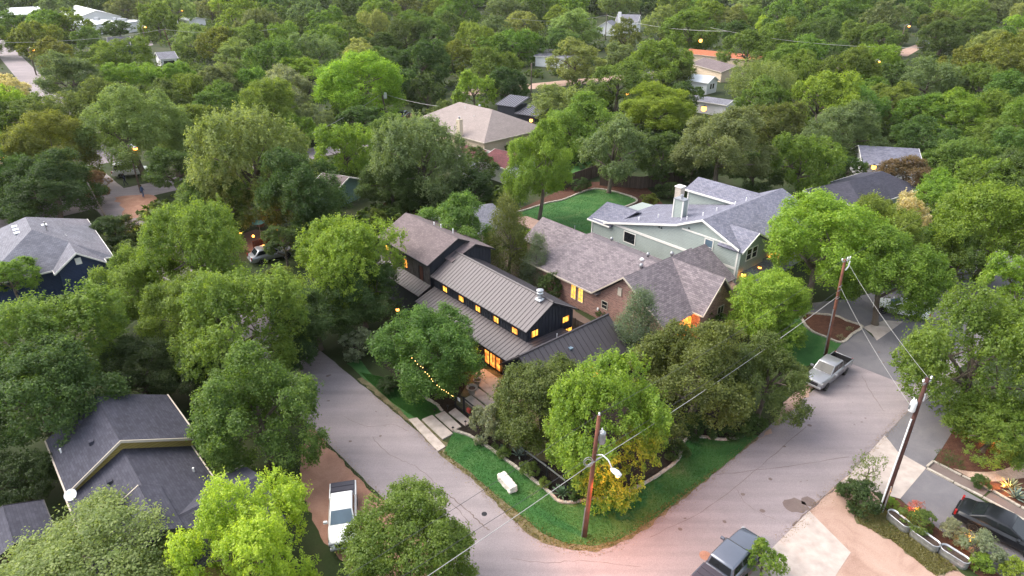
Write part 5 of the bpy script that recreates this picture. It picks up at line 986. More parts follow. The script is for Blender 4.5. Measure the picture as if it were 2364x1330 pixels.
def crown_points(seed, kind, nl, nt, per, leaf):
    """leaf positions of a unit crown: lobes carry twigs, twigs carry leaves"""
    rng = np.random.default_rng(seed); C = []; Rl = []
    if kind == 'cone':
        for k in range(nl):
            h = rng.uniform(-.95, .9); rad = .62 * (1 - (h + 1) / 2) ** .75 + .06; a = k * 2.4 + rng.uniform(-.4, .4); rr = rad * rng.uniform(.55, 1.0)
            C.append((math.cos(a) * rr, math.sin(a) * rr, h)); Rl.append(rng.uniform(.10, .2) * (1.25 - .5 * (h + 1) / 2))
        C.append((0, 0, .95)); Rl.append(.1)
    else:
        zmin = {'broad': -.78, 'spread': -.3, 'spiky': -.85, 'cedar': -.7, 'willow': -.2}[kind]; nM = max(7, nl // 4); k = 0; MJ = []
        for k in range(nM):
            z = 1 - (1 - zmin) * (k + .5) / nM; a = k * 2.39996 + rng.uniform(-.5, .5); q = math.sqrt(max(0, 1 - z * z)); r = rng.uniform(.40, .62)
            d = np.array([q * math.cos(a), q * math.sin(a), z * (.8 if kind == 'spread' else 1)]); MJ.append((d * r, rng.uniform(.34, .5)))
        MJ.append((np.array([0, 0, .1]), .55))
        for j in range(nl * 4):
            c, rM = MJ[j % len(MJ)]; d = unit(rng.normal(size=3) + unit(c + 1e-6) * 1.0 + np.array([0, 0, .15])); p = c + d * rM * rng.uniform(.75, 1.05)
            if p[2] < zmin * 1.05: continue
            C.append(tuple(p)); Rl.append((rng.uniform(.10, .21) if kind != 'cedar' else rng.uniform(.10, .16)) * (1 if nl > 25 else 1.25))
    C = np.array(C); Rl = np.array(Rl); m = len(C); w = Rl ** 2 / (Rl ** 2).sum(); li = rng.choice(m, nt, p=w)
    d = rng.normal(size=(nt, 3)); out = unit(C[li] + 1e-6); d = unit(d + out * .6 + np.array([0, 0, .4])); rad = Rl[li] * (1 - .6 * rng.random(nt) ** 3.0)
    T = C[li] + d * rad[:, None] * (1 + rng.normal(size=(nt, 1)) * .07)
    far = rng.random(nt) < .07; T[far] += d[far] * Rl[li][far][:, None] * rng.uniform(.1, .45, far.sum())[:, None]
    D = np.linalg.norm(T[:, None, :] - C[None], axis=2) / Rl[None]; D[np.arange(nt), li] = 9; keep = D.min(1) > .5; T = T[keep]; d = d[keep]; li = li[keep]; nt = len(T)
    lobe_tone = rng.uniform(-.16, .16, m); ttone = .48 + lobe_tone[li] + rng.normal(size=nt) * .17
    i = np.repeat(np.arange(nt), per); n = len(i)
    sp = {'broad': .034, 'spread': .040, 'spiky': .030, 'cedar': .04, 'willow': .045, 'cone': .045}[kind]
    off = rng.normal(size=(n, 3)) * sp
    if kind == 'spiky': g = np.repeat(rng.uniform(-.05, .22, nt), per); off = off * np.array([.7, .7, .7]) + np.array([0, 0, 1.]) * (rng.random(n) * g)[:, None] + d[i] * (rng.random(n) * .06)[:, None]
    if kind == 'willow': g = rng.random(n) * .55; off = off * .6 + np.array([0, 0, -1.]) * g[:, None]
    if kind in ('cedar', 'cone'): off += d[i] * (rng.uniform(-.05, .09, n))[:, None]
    if kind == 'spread': off *= np.array([1.25, 1.25, .6])
    P = T[i] + off; N = d[i] * .55 + np.array([0, 0, .55]) + rng.normal(size=(n, 3)) * .55
    if kind == 'willow': N = d[i] * .8 + rng.normal(size=(n, 3)) * .5
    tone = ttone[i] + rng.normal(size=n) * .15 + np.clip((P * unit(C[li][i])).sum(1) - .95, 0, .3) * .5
    return P, N, leaf, tone, rng
CROWN = {}
def crown_mesh(key, seed, kind, nl, nt, per, leaf, aspect=.62):
    P, N, lf, tone, rng = crown_points(seed, kind, nl, nt, per, leaf); CROWN[key] = leaf_mesh("crown", P, N, lf, tone, rng, aspect)
for i in range(4): crown_mesh("broad_n%d" % i, 11 + i, 'broad', 30 + 5 * i, 3300, 20, .036)
for i in range(2): crown_mesh("spread_n%d" % i, 31 + i, 'spread', 40, 3000, 20, .034)
for i in range(3): crown_mesh("spiky_n%d" % i, 41 + i, 'spiky', 30 + 4 * i, 2600, 23, .036)
for i in range(2): crown_mesh("cedar_n%d" % i, 51 + i, 'cedar', 60, 5200, 13, .032, .5)
for i in range(2): crown_mesh("cone_n%d" % i, 61 + i, 'cone', 110, 3000, 10, .042, .4)
for i in range(5): crown_mesh("broad_m%d" % i, 71 + i, 'broad', 26 + 3 * i, 1700, 16, .050)
for i in range(2): crown_mesh("spiky_m%d" % i, 81 + i, 'spiky', 26, 1500, 17, .050)
crown_mesh("willow_m0", 91, 'willow', 26, 1100, 14, .066, .3)
for i in range(5): crown_mesh("broad_f%d" % i, 101 + i, 'broad', 22 + 3 * i, 1050, 12, .072)
for i in range(2): crown_mesh("sparse_n%d" % i, 121 + i, 'spiky', 18, 420, 12, .05)
def trunk_mesh(seed, limbs=6, r=.055, lean=.12):
    rng = random.Random(seed); m = MB(); a0 = rng.uniform(0, 6.28); b = (lean * math.cos(a0), lean * math.sin(a0))
    f = lambda t: Vector((b[0] * math.sin(t * 2.2), b[1] * math.sin(t * 2.2), t))
    m.tube([f(t) * 1.0 + Vector((0, 0, -.03 if t == 0 else 0)) for t in (0, .08, .25, .45, .7, .95)], [r * 1.6, r * 1.1, r, r * .9, r * .65, r * .35], 8)
    for k in range(limbs):
        t = rng.uniform(.38, .75); p = f(t); a = a0 + k * 6.28 / limbs + rng.uniform(-.4, .4); L = rng.uniform(.45, .8); q = p + Vector((math.cos(a) * L, math.sin(a) * L, rng.uniform(.1, .42)))
        mid = p + (q - p) * .5 + Vector((0, 0, rng.uniform(-.02, .1))); m.tube([p, mid, q], [r * .55, r * .36, r * .12], 6)
        for j in range(2): e = mid + Vector((rng.uniform(-.3, .3), rng.uniform(-.3, .3), rng.uniform(.08, .35))); m.tube([mid, e], [r * .26, r * .07], 5)
    o = m.build("trunk", "bark", None, True); me = o.data; bpy.data.objects.remove(o); return me
TRUNK = [trunk_mesh(i, 5 + i % 3) for i in range(5)]
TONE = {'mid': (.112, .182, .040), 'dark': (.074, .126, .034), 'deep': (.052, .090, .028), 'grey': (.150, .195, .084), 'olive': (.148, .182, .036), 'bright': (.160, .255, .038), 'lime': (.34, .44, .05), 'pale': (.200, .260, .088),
        'brown': (.19, .125, .072), 'cream': (.52, .46, .28), 'cedar': (.118, .150, .042), 'blue': (.14, .19, .12), 'fresh': (.220, .315, .042), 'rust': (.46, .22, .1), 'silver': (.26, .285, .18), 'moss': (.138, .216, .038), 'pinkish': (.45, .14, .1), 'juniper': (.096, .172, .036), 'dome': (.25, .38, .045), 'oak': (.112, .146, .038)}
WORD = {'mid': 'mid green', 'dark': 'dark green', 'deep': 'very dark green', 'grey': 'grey green', 'olive': 'olive green', 'bright': 'bright green', 'lime': 'lime yellow', 'pale': 'pale green', 'brown': 'russet brown', 'fresh': 'fresh light green', 'moss': 'mossy green', 'cedar': 'brownish green', 'blue': 'bluish green', 'rust': 'rust orange', 'silver': 'silvery'}
TR = random.Random(99)
def tree(label, x, y, r, ratio=.8, tone='mid', kind='broad', clear=.8, name="tree", cat="tree", group=None, trunk=True, tj=.10, bark=None, rot=None):
    zc = 5.0
    for _ in range(6):
        p = gp(x, y, zc); dep = p.y * math.cos(PITCH) - (zc - CAM_H) * math.sin(PITCH); Rm = r * dep / FPX; Rz = Rm * ratio; zc = clear + Rz * (.85 if kind != 'cone' else 1.0)
    t = thing(name, label, cat, (p.x, p.y, 0), TR.uniform(0, 6.28) if rot is None else rot, group)
    lod = 'n' if r >= 84 or kind in ('spread', 'cedar', 'cone', 'sparse') else ('m' if r >= 52 or kind == 'willow' or (kind == 'spiky' and r < 84) else 'f')
    if kind in ('spread', 'cedar', 'cone', 'sparse'): lod = 'n'
    if kind == 'willow': lod = 'm'
    ks = [k for k in CROWN if k.startswith(kind + "_" + lod)]; me = CROWN[TR.choice(ks)]
    c = bpy.data.objects.new("crown", me); COL.objects.link(c); c.parent = t; c.location = (0, 0, zc); f = 1.0 if kind != 'cone' else 1.25
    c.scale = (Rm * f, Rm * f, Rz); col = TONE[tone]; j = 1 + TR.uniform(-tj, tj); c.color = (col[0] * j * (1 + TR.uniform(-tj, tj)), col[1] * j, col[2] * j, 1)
    if trunk:
        k = bpy.data.objects.new("trunk", TR.choice(TRUNK)); COL.objects.link(k); k.parent = t; k.scale = (Rm * .95, Rm * .95, zc + Rz * .2)
    return t
HAND = [
# --- foreground and corner
("lime yellow tree at the bottom edge before the slate roofed bungalow", 588, 1262, 150, 1.12, 'lime', 'spiky', .2),
("sprawling pale olive tree at the bottom left corner", 195, 1335, 215, .62, 'pale', 'spread', 1.0),
("dark green fine leaved tree at the bottom edge over the left street", 938, 1262, 150, .9, 'moss', 'broad', .6),
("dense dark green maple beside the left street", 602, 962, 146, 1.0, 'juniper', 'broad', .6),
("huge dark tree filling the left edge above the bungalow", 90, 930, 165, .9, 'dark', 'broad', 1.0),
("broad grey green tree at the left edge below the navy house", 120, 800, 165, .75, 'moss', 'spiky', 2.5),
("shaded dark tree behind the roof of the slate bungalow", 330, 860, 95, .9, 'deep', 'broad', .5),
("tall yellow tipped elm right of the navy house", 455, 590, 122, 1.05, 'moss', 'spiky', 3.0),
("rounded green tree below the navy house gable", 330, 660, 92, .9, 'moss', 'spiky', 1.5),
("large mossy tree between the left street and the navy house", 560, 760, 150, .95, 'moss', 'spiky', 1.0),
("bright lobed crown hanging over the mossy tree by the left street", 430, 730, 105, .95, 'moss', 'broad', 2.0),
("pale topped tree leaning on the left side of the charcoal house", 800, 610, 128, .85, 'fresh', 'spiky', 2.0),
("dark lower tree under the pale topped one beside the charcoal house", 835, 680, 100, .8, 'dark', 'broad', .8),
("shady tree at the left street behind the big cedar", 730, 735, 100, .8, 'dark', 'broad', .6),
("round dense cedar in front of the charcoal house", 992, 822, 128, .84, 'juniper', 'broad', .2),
("dark brown green live oak by the entry slabs", 1258, 925, 122, .88, 'oak', 'broad', .5),
("bright green tree behind the corner street lamp", 1400, 985, 142, 1.12, 'fresh', 'spiky', .5),
("wide dark olive tree on the corner lawn's right end", 1600, 880, 150, .85, 'oak', 'broad', .4),
("brownish olive tree leaning over the right street near the silver pickup", 1765, 882, 105, .9, 'cedar', 'broad', .6),
("silvery cedar between the brick house and the metal garage roof", 1472, 755, 76, 1.2, 'blue', 'cone', .2),
("tall feathery cedar behind the metal roof ridge", 1172, 545, 68, 1.45, 'cedar', 'cone', .5),
("small blue spruce before the brick house roof", 1240, 600, 44, 1.4, 'blue', 'cone', .2),
("low dark cedar at the corner of the brick house", 1278, 655, 36, .9, 'dark', 'broad', .1),
("bright green shrub tree behind the blue spruce", 1225, 560, 38, .9, 'bright', 'broad', .5),
("great bright pecan over the shared driveway", 1900, 560, 138, .8, 'fresh', 'broad', 3.0),
("right half of the bright canopy by the utility pole", 2055, 630, 118, .85, 'bright', 'broad', 2.0),
("light green tree between brick house and utility pole", 1775, 700, 98, .85, 'fresh', 'broad', .8),
("green bush tree below the light green one at the island bed", 1800, 770, 62, .7, 'bright', 'broad', .4),
("reddish brown small tree at the green house porch corner", 1700, 640, 34, .8, 'brown', 'broad', .5),
("big brownish green cedar elm at the right edge by the driveway", 2268, 850, 160, 1.12, 'moss', 'spiky', .2),
("lower spreading limb tree at the right edge by the front walk", 2290, 985, 100, .7, 'moss', 'broad', .4),
("pale green spreading tree at the right edge above the street", 2290, 530, 125, .9, 'bright', 'broad', 1.5),
("fresh green tree at the right edge under the pale spreading one", 2352, 660, 75, 1.0, 'fresh', 'broad', .8),
("dark green tree behind the street at the right", 2215, 600, 66, 1.1, 'mid', 'broad', .6),
("cream flowering tree among the right hand trees", 2098, 505, 46, 1.35, 'cream', 'broad', .5),
("bright green tree behind the cream flowering tree", 2165, 470, 78, .9, 'bright', 'broad', .8),
("russet brown tree right of the blue slate roof", 2085, 410, 66, .8, 'brown', 'broad', .6),
("dull green tree left of the cream flowering tree", 2020, 490, 55, .8, 'cedar', 'broad', .5),
("thin young tree beside the hedge at the right pole", 2003, 1085, 36, 1.3, 'mid', 'sparse', .3),
("small leafy tree at the bottom edge by the slate blue pickup", 1765, 1298, 44, 1.1, 'bright', 'broad', .2),
("lime green bush tree at the bottom right corner", 2345, 1318, 34, .8, 'fresh', 'broad', .1),
# --- filling the shade on the left
("dark round tree behind the far end of the sage green house", 1745, 398, 62, .8, 'dark', 'broad', .4),
("mid green tree left of the far street lamp", 2035, 92, 44, .8, 'mid', 'broad', .5),
("dark spreading tree right of the far street lamp", 2175, 88, 52, .8, 'dark', 'broad', .5),
("rounded tree before the white hall at the top left", 112, 62, 50, .8, 'moss', 'broad', .6),
("low tree before the barrel roofed building", 40, 62, 46, .7, 'mid', 'broad', .5),
("tree before the left end of the flat white building", 170, 62, 40, .9, 'moss', 'broad', .5),
("dark tree before the right end of the flat white building", 272, 68, 36, .6, 'dark', 'broad', .4),
("tall tree right of the flat white building", 362, 50, 48, .9, 'moss', 'broad', .5),
("small tree left of the dark slate gabled house", 205, 92, 32, .9, 'mid', 'broad', .4),
("pale tree right of the clerestory cottage", 450, 95, 52, .8, 'pale', 'broad', .5),
("wide tree left of the clerestory cottage", 285, 135, 62, .75, 'moss', 'broad', .5),
("bright tree before the clerestory cottage", 395, 185, 52, .8, 'bright', 'broad', .5),
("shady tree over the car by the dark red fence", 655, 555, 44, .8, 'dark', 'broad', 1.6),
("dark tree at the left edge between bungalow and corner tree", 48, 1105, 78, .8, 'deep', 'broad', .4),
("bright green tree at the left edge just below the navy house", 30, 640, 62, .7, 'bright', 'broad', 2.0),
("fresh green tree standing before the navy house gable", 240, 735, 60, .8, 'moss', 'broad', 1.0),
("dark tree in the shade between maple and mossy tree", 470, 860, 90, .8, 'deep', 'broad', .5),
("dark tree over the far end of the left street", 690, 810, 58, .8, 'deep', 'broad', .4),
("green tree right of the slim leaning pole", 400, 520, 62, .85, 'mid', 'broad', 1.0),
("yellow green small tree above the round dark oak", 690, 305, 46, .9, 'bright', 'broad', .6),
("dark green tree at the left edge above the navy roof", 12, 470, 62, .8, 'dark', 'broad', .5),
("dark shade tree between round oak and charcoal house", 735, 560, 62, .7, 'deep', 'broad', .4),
("green tree behind the great oak left of the beige roof", 900, 310, 60, .8, 'mid', 'broad', .6),
("dark tree under the limbs behind the sage green house", 1600, 385, 62, .6, 'deep', 'broad', .3),
("mid green tree at the street edge right of the bright canopy", 2170, 560, 62, .9, 'mid', 'broad', .8),
("dark tree right of the blue slate roof, behind the russet one", 2130, 330, 70, .8, 'dark', 'broad', .6),
# --- middle distance
("tall drooping light green tree with bare trunk at the big lawn", 1247, 385, 86, 1.18, 'bright', 'broad', 2.6),
("silvery green tree over the back edge of the big lawn", 1412, 350, 82, 1.0, 'grey', 'broad', 1.8),
("dark tree behind the silvery one over the lawn", 1530, 365, 62, 1.0, 'dark', 'broad', 1.0),
("wide grey green tree with bare limbs behind the sage green house", 1665, 340, 118, .75, 'grey', 'broad', 3.0),
("bright mid green tree at the far corner of the sage green house", 1855, 385, 78, 1.0, 'moss', 'broad', .8),
("grey green tree right of the sage house's far corner", 1945, 310, 92, .8, 'grey', 'broad', 1.0),
("dark tree beside the blue slate roof", 1960, 395, 40, .9, 'dark', 'broad', .5),
("great grey green oak left of the big lawn", 965, 375, 115, .95, 'grey', 'spiky', .8),
("yellow green tree left of the great oak", 800, 350, 68, 1.0, 'bright', 'broad', 1.0),
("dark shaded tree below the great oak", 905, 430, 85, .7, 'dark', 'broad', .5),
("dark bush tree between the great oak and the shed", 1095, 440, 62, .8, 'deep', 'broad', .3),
("blue green small tree before the dark red roofs", 1100, 385, 48, .8, 'dark', 'broad', .3),
("round dark green oak over the teal garage", 697, 455, 108, .92, 'dark', 'broad', 1.2),
("tall pale lobed tree left of the round dark oak", 575, 385, 138, 1.0, 'pale', 'spiky', 1.5),
("lower dark skirts of the pale lobed tree", 505, 470, 90, .85, 'mid', 'broad', .6),
("pale green spreading tree above the dirt street corner", 310, 305, 120, .8, 'pale', 'broad', 2.0),
("olive bright rounded tree at the left above the navy house", 115, 345, 98, .85, 'olive', 'broad', 2.0),
("dark mass tree behind the navy house", 115, 440, 112, .7, 'deep', 'broad', .6),
("dark tree with pale flowers right of the navy house roof", 270, 535, 58, .75, 'deep', 'broad', .3),
("dark green tree above the people on the street", 405, 395, 68, .8, 'dark', 'broad', 1.0),
("shaded shrub tree at the corner of the dirt street", 215, 430, 45, .9, 'brown', 'broad', .5),
("olive tree above the silver car", 640, 660, 62, .8, 'olive', 'broad', .6),
("lime yellow dome tree standing out in the middle of the canopy", 830, 200, 104, .72, 'dome', 'broad', 1.0),
("greyish tree left of the lime dome", 655, 215, 66, .85, 'silver', 'broad', .8),
("grey green tree below the lime dome", 720, 283, 52, .75, 'grey', 'broad', .5),
("dark low tree right below the lime dome", 840, 280, 62, .6, 'dark', 'broad', .3),
("dark tree between the lime dome and the beige roof", 985, 225, 46, 1.1, 'deep', 'broad', .5),
("bright rounded tree behind the beige roof", 1097, 215, 48, .95, 'bright', 'broad', .8),
("grey bare topped tree left of the beige roof", 1020, 265, 36, .9, 'cedar', 'broad', .3),
("soft grey green willow like tree right of the tin roofed house", 1292, 250, 76, .7, 'pale', 'broad', .8),
("dark dense oak above the willow like tree", 1425, 198, 72, .8, 'mid', 'broad', .8),
("bright yellow green tree right of the dark dense oak", 1520, 248, 92, .55, 'fresh', 'broad', .8),
("dark rounded tree beside the long grey roof", 1580, 230, 42, .9, 'dark', 'broad', .6),
("big oak with bright rim left of the white cottage", 1535, 150, 74, .8, 'moss', 'broad', .8),
("dark brown oak in front of the bright rimmed oak", 1560, 170, 46, .8, 'cedar', 'broad', .6),
("pale tree before the pale blue grey house", 1332, 145, 66, .75, 'pale', 'broad', .8),
("brown green conifer before the white farmhouse", 1440, 90, 40, 1.0, 'cedar', 'broad', .5),
("large green oak before the orange roofed house", 1595, 75, 70, .75, 'moss', 'broad', .8),
("dark rounded oak right of the orange roof", 1722, 115, 62, .8, 'mid', 'broad', .8),
("small lime yellow tree beyond the orange roofed house", 1767, 62, 24, 1.0, 'lime', 'broad', .5),
("drooping pale willow right of the white cottage", 1755, 190, 88, .6, 'pale', 'willow', .5),
("small orange flowering tree left of the greyish tree", 552, 228, 18, 1.0, 'rust', 'broad', .3),
("cream flowering tree at the left edge of the upper left road", 25, 205, 36, .8, 'cream', 'broad', .3),
("grey green tree with many lobes at the upper left road", 170, 185, 72, .85, 'grey', 'broad', .6),
("dark rounded tree below the upper left road", 65, 270, 76, .65, 'mid', 'broad', .6),
("pale tree right of the cottage with clerestory", 545, 140, 60, .75, 'pale', 'broad', .6),
("pale green tree right of the lobed grey green tree", 312, 190, 62, .75, 'bright', 'broad', .6),
]
for h in HAND: tree(*h)
# --- the canopy beyond, tree by tree
CLEAR = [(0, 10, 92, 34), (180, 12, 252, 46), (205, 42, 325, 66), (240, 82, 312, 106), (352, 114, 406, 146), (0, 110, 50, 165), (410, 40, 440, 50), (1380, 30, 1482, 78), (1255, 126, 1290, 160), (1602, 170, 1656, 206), (1597, 126, 1660, 146), (1640, 144, 1690, 180), (1618, 220, 1690, 245),
         (1228, 195, 1300, 216), (1486, 168, 1512, 206), (1008, 232, 1215, 340), (1145, 225, 1225, 270), (906, 252, 952, 296), (880, 228, 902, 268), (1066, 328, 1180, 392), (1062, 390, 1094, 416), (2066, 100, 2132, 118), (2090, 50, 2112, 106), (2026, 345, 2090, 392), (1942, 404, 2030, 470), (1350, 405, 1845, 640), (1200, 420, 1480, 560), (230, 385, 352, 520), 
         (796, 462, 852, 505), (0, 488, 256, 650), (540, 510, 690, 605), (1310, 376, 1346, 392), (640, 300, 760, 330)]
LAND = [(250, 60, "white commercial buildings"), (380, 130, "clerestory cottage"), (830, 200, "lime dome tree"), (1110, 280, "beige hip roof"), (1440, 60, "white farmhouse"), (1640, 135, "orange roofed house"), (1755, 190, "drooping willow"), (2099, 65, "lit far street lamp"), (2050, 370, "russet brown tree"), (1600, 500, "sage green house"), (60, 150, "upper left road"), (2314, 171, "right edge lamp"), (310, 440, "dirt street corner"), (120, 560, "navy house"), (665, 215, "greyish tree"), (1630, 190, "white metal roofed cottage"), (1185, 245, "black tin roofed house"), (2100, 505, "cream flowering tree")]
placed = [(h[1], h[2], h[3]) for h in HAND]
rngA = random.Random(2024); y = 560.0; used_labels = {}
while y > -6:
    hgt = math.atan((y - 665) / FPX) + PITCH; dist = CAM_H / math.sin(max(hgt, .04)); Rm0 = 4.6 + min(dist, 420) * .019
    r0 = Rm0 * FPX / dist; x = -70 + rngA.uniform(0, 60)
    while x < 2430:
        r = r0 * rngA.uniform(.72, 1.28); px_, py_ = x + rngA.uniform(-.25, .25) * r, y + rngA.uniform(-.3, .3) * r
        ok = all(math.hypot((px_ - a) / (r * .5 + q * .6), (py_ - b) / (r * .3 + q * .36)) > 1 for a, b, q in placed)
        for (x0, y0, x1, y1) in CLEAR:
            if px_ + r * .88 > x0 and px_ - r * .88 < x1 and py_ + r * .7 > y0 and py_ - r * .78 < y1 and py_ > y0 - r * .2: ok = False
        if ok and py_ > -20:
            tone = rngA.choices(['mid', 'moss', 'dark', 'grey', 'pale', 'bright', 'olive', 'cedar', 'deep', 'fresh'], [20, 20, 12, 14, 10, 9, 7, 5, 2, 3])[0]
            lx, ly, ln = min(LAND, key=lambda q: math.hypot((px_ - q[0]) * .8, (py_ - q[1]) * 1.6)); dx, dy = px_ - lx, py_ - ly
            size = "small" if r < r0 * .88 else ("large" if r > r0 * 1.1 else "medium"); form = rngA.choice(["domed", "uneven", "spreading"])
            rat = {'domed': .95, 'uneven': .85, 'spreading': .72}[form]
            rel = ("beyond, right of" if dy < -35 else "before, right of" if dy > 35 else "right of") if dx > 60 else ("beyond, left of" if dy < -35 else "before, left of" if dy > 35 else "left of") if dx < -60 else ("beyond" if dy < -10 else "before")
            lab = "%s %s %s tree %s the %s" % (size, form, WORD[tone], rel, ln)
            used_labels.setdefault(lab, []).append(tree(lab, px_, py_, r, rat, tone, 'spiky' if rngA.random() < .14 else 'broad', .4 if y < 330 else .6, tj=.16)); placed.append((px_, py_, r * .9))
        x += r * rngA.uniform(.8, 1.15)
    y -= max(15, r0 * .34)
for lab, os_ in used_labels.items():
    for o in os_: o["group"] = "trees of the far canopy" if len(os_) < 2 else "look-alike canopy trees, " + lab
print("TREES", len(placed), sum(len(v) > 1 for v in used_labels.values()))
# the far-off woods past the last single trees
rw = np.random.default_rng(5); base = crown_points(131, 'broad', 18, 420, 5, .15); PP, NN, TT = [], [], []
for k in range(900):
    yy = rw.uniform(400, 800); xx = rw.uniform(-.86, .86) * yy; s = rw.uniform(7, 10); a = rw.uniform(0, 6.28); ca, sa = math.cos(a), math.sin(a); M = np.array([[ca, -sa, 0], [sa, ca, 0], [0, 0, 1.]])
    PP.append((base[0] @ M.T) * np.array([s, s, s * .75]) + np.array([xx, yy, s * .7])); NN.append(base[1] @ M.T); TT.append(base[3] + rw.uniform(-.25, .2))
o = bpy.data.objects.new("woods", leaf_mesh("woods", np.concatenate(PP), np.concatenate(NN), 1.25, np.concatenate(TT), rw)); COL.objects.link(o); o.color = (.075, .12, .035, 1); o["kind"] = "stuff"; o["label"] = "far woods merging into one green mass at the top"

# leaf litter and grit gathered along the road edges
rl = np.random.default_rng(8); PL = []
def along(a, b, n, w, bias=0.0):
    d = np.array([b.x - a.x, b.y - a.y]); L = np.linalg.norm(d); nn = np.array([-d[1], d[0]]) / L
    t = rl.random(n)[:, None]; return np.array([a.x, a.y]) + d * t + nn * (rl.normal(size=(n, 1)) * w + bias)
edge = [gp(*p) for p in ((860, 905), (945, 974), (1012, 1046), (1100, 1115), (1180, 1198), (1238, 1245), (1300, 1268), (1375, 1274), (1444, 1250), (1572, 1156), (1662, 1084), (1752, 1006), (1833, 937), (1885, 895))]
for a, b in zip(edge[:-1], edge[1:]): PL.append(along(a, b, int(90 * (b - a).length), .22))
edge = [gp(*p) for p in ((720, 985), (800, 1070), (916, 1183), (1058, 1325))]
for a, b in zip(edge[:-1], edge[1:]): PL.append(along(a, b, int(80 * (b - a).length), .25))
edge = [gp(*p) for p in ((1800, 1250), (1880, 1168), (1938, 1116), (2040, 1008), (2095, 950))]
for a, b in zip(edge[:-1], edge[1:]): PL.append(along(a, b, int(70 * (b - a).length), .2))
PL = np.concatenate(PL); PL = np.c_[PL, np.full(len(PL), .035)]
o = bpy.data.objects.new("leaf_litter", leaf_mesh("leaf_litter", PL, np.array([0, 0, 1.]) + rl.normal(size=PL.shape) * .25, .055, rl.random(len(PL)), rl)); COL.objects.link(o); o.color = (.20, .145, .085, 1); o["kind"] = "stuff"; o["label"] = "dry leaf litter and grit along the street edges"
# low undergrowth on the ground between the far trees
STREETS = [((-215, 287), (-66, 104), 5), ((-66, 76), (-20, 125), 5), ((-12, 165), (60, 205), 6)]
ru = np.random.default_rng(12); base = crown_points(141, 'broad', 14, 60, 4, .3); PP, NN, TT = [], [], []
hs_ = [(o_.location.x, o_.location.y) for o_ in bpy.data.objects if o_.parent is None and o_.get("category") in ("house", "building", "garage", "cottage", "annexe")]
while len(PP) < 2600:
    yy = 70 + 350 * ru.random() ** 1.3; xx = ru.uniform(-.84, .84) * yy
    d_ = math.cos(PITCH) * yy + math.sin(PITCH) * 30; X = 1182 + FPX * xx / d_; Y = 665 - FPX * (math.sin(PITCH) * yy - math.cos(PITCH) * 30) / d_
    if any(x0 - 6 < X < x1 + 6 and y0 - 6 < Y < y1 + 14 for x0, y0, x1, y1 in CLEAR if (x1 - x0) < 300) or (1180 < X < 1850 and 400 < Y): continue
    if any(math.hypot(xx - a, yy - b) < 6 for a, b in hs_): continue
    bad = False
    for (ax, ay), (bx, by), w_ in STREETS:
        t = max(0, min(1, ((xx - ax) * (bx - ax) + (yy - ay) * (by - ay)) / ((bx - ax) ** 2 + (by - ay) ** 2))); bad |= math.hypot(xx - ax - (bx - ax) * t, yy - ay - (by - ay) * t) < w_
    if bad: continue
    q = ru.uniform(.9, 2.4) * (1 + yy / 400); PP.append(base[0] * np.array([q, q, q * .5]) + np.array([xx, yy, q * .3])); NN.append(base[1]); TT.append(base[3] + ru.uniform(-.3, .3))
o = bpy.data.objects.new("undergrowth", leaf_mesh("undergrowth", np.concatenate(PP), np.concatenate(NN), .62, np.concatenate(TT), ru)); COL.objects.link(o); o.color = (.085, .13, .036, 1); o["kind"] = "stuff"; o["label"] = "low undergrowth covering the ground between the far trees"

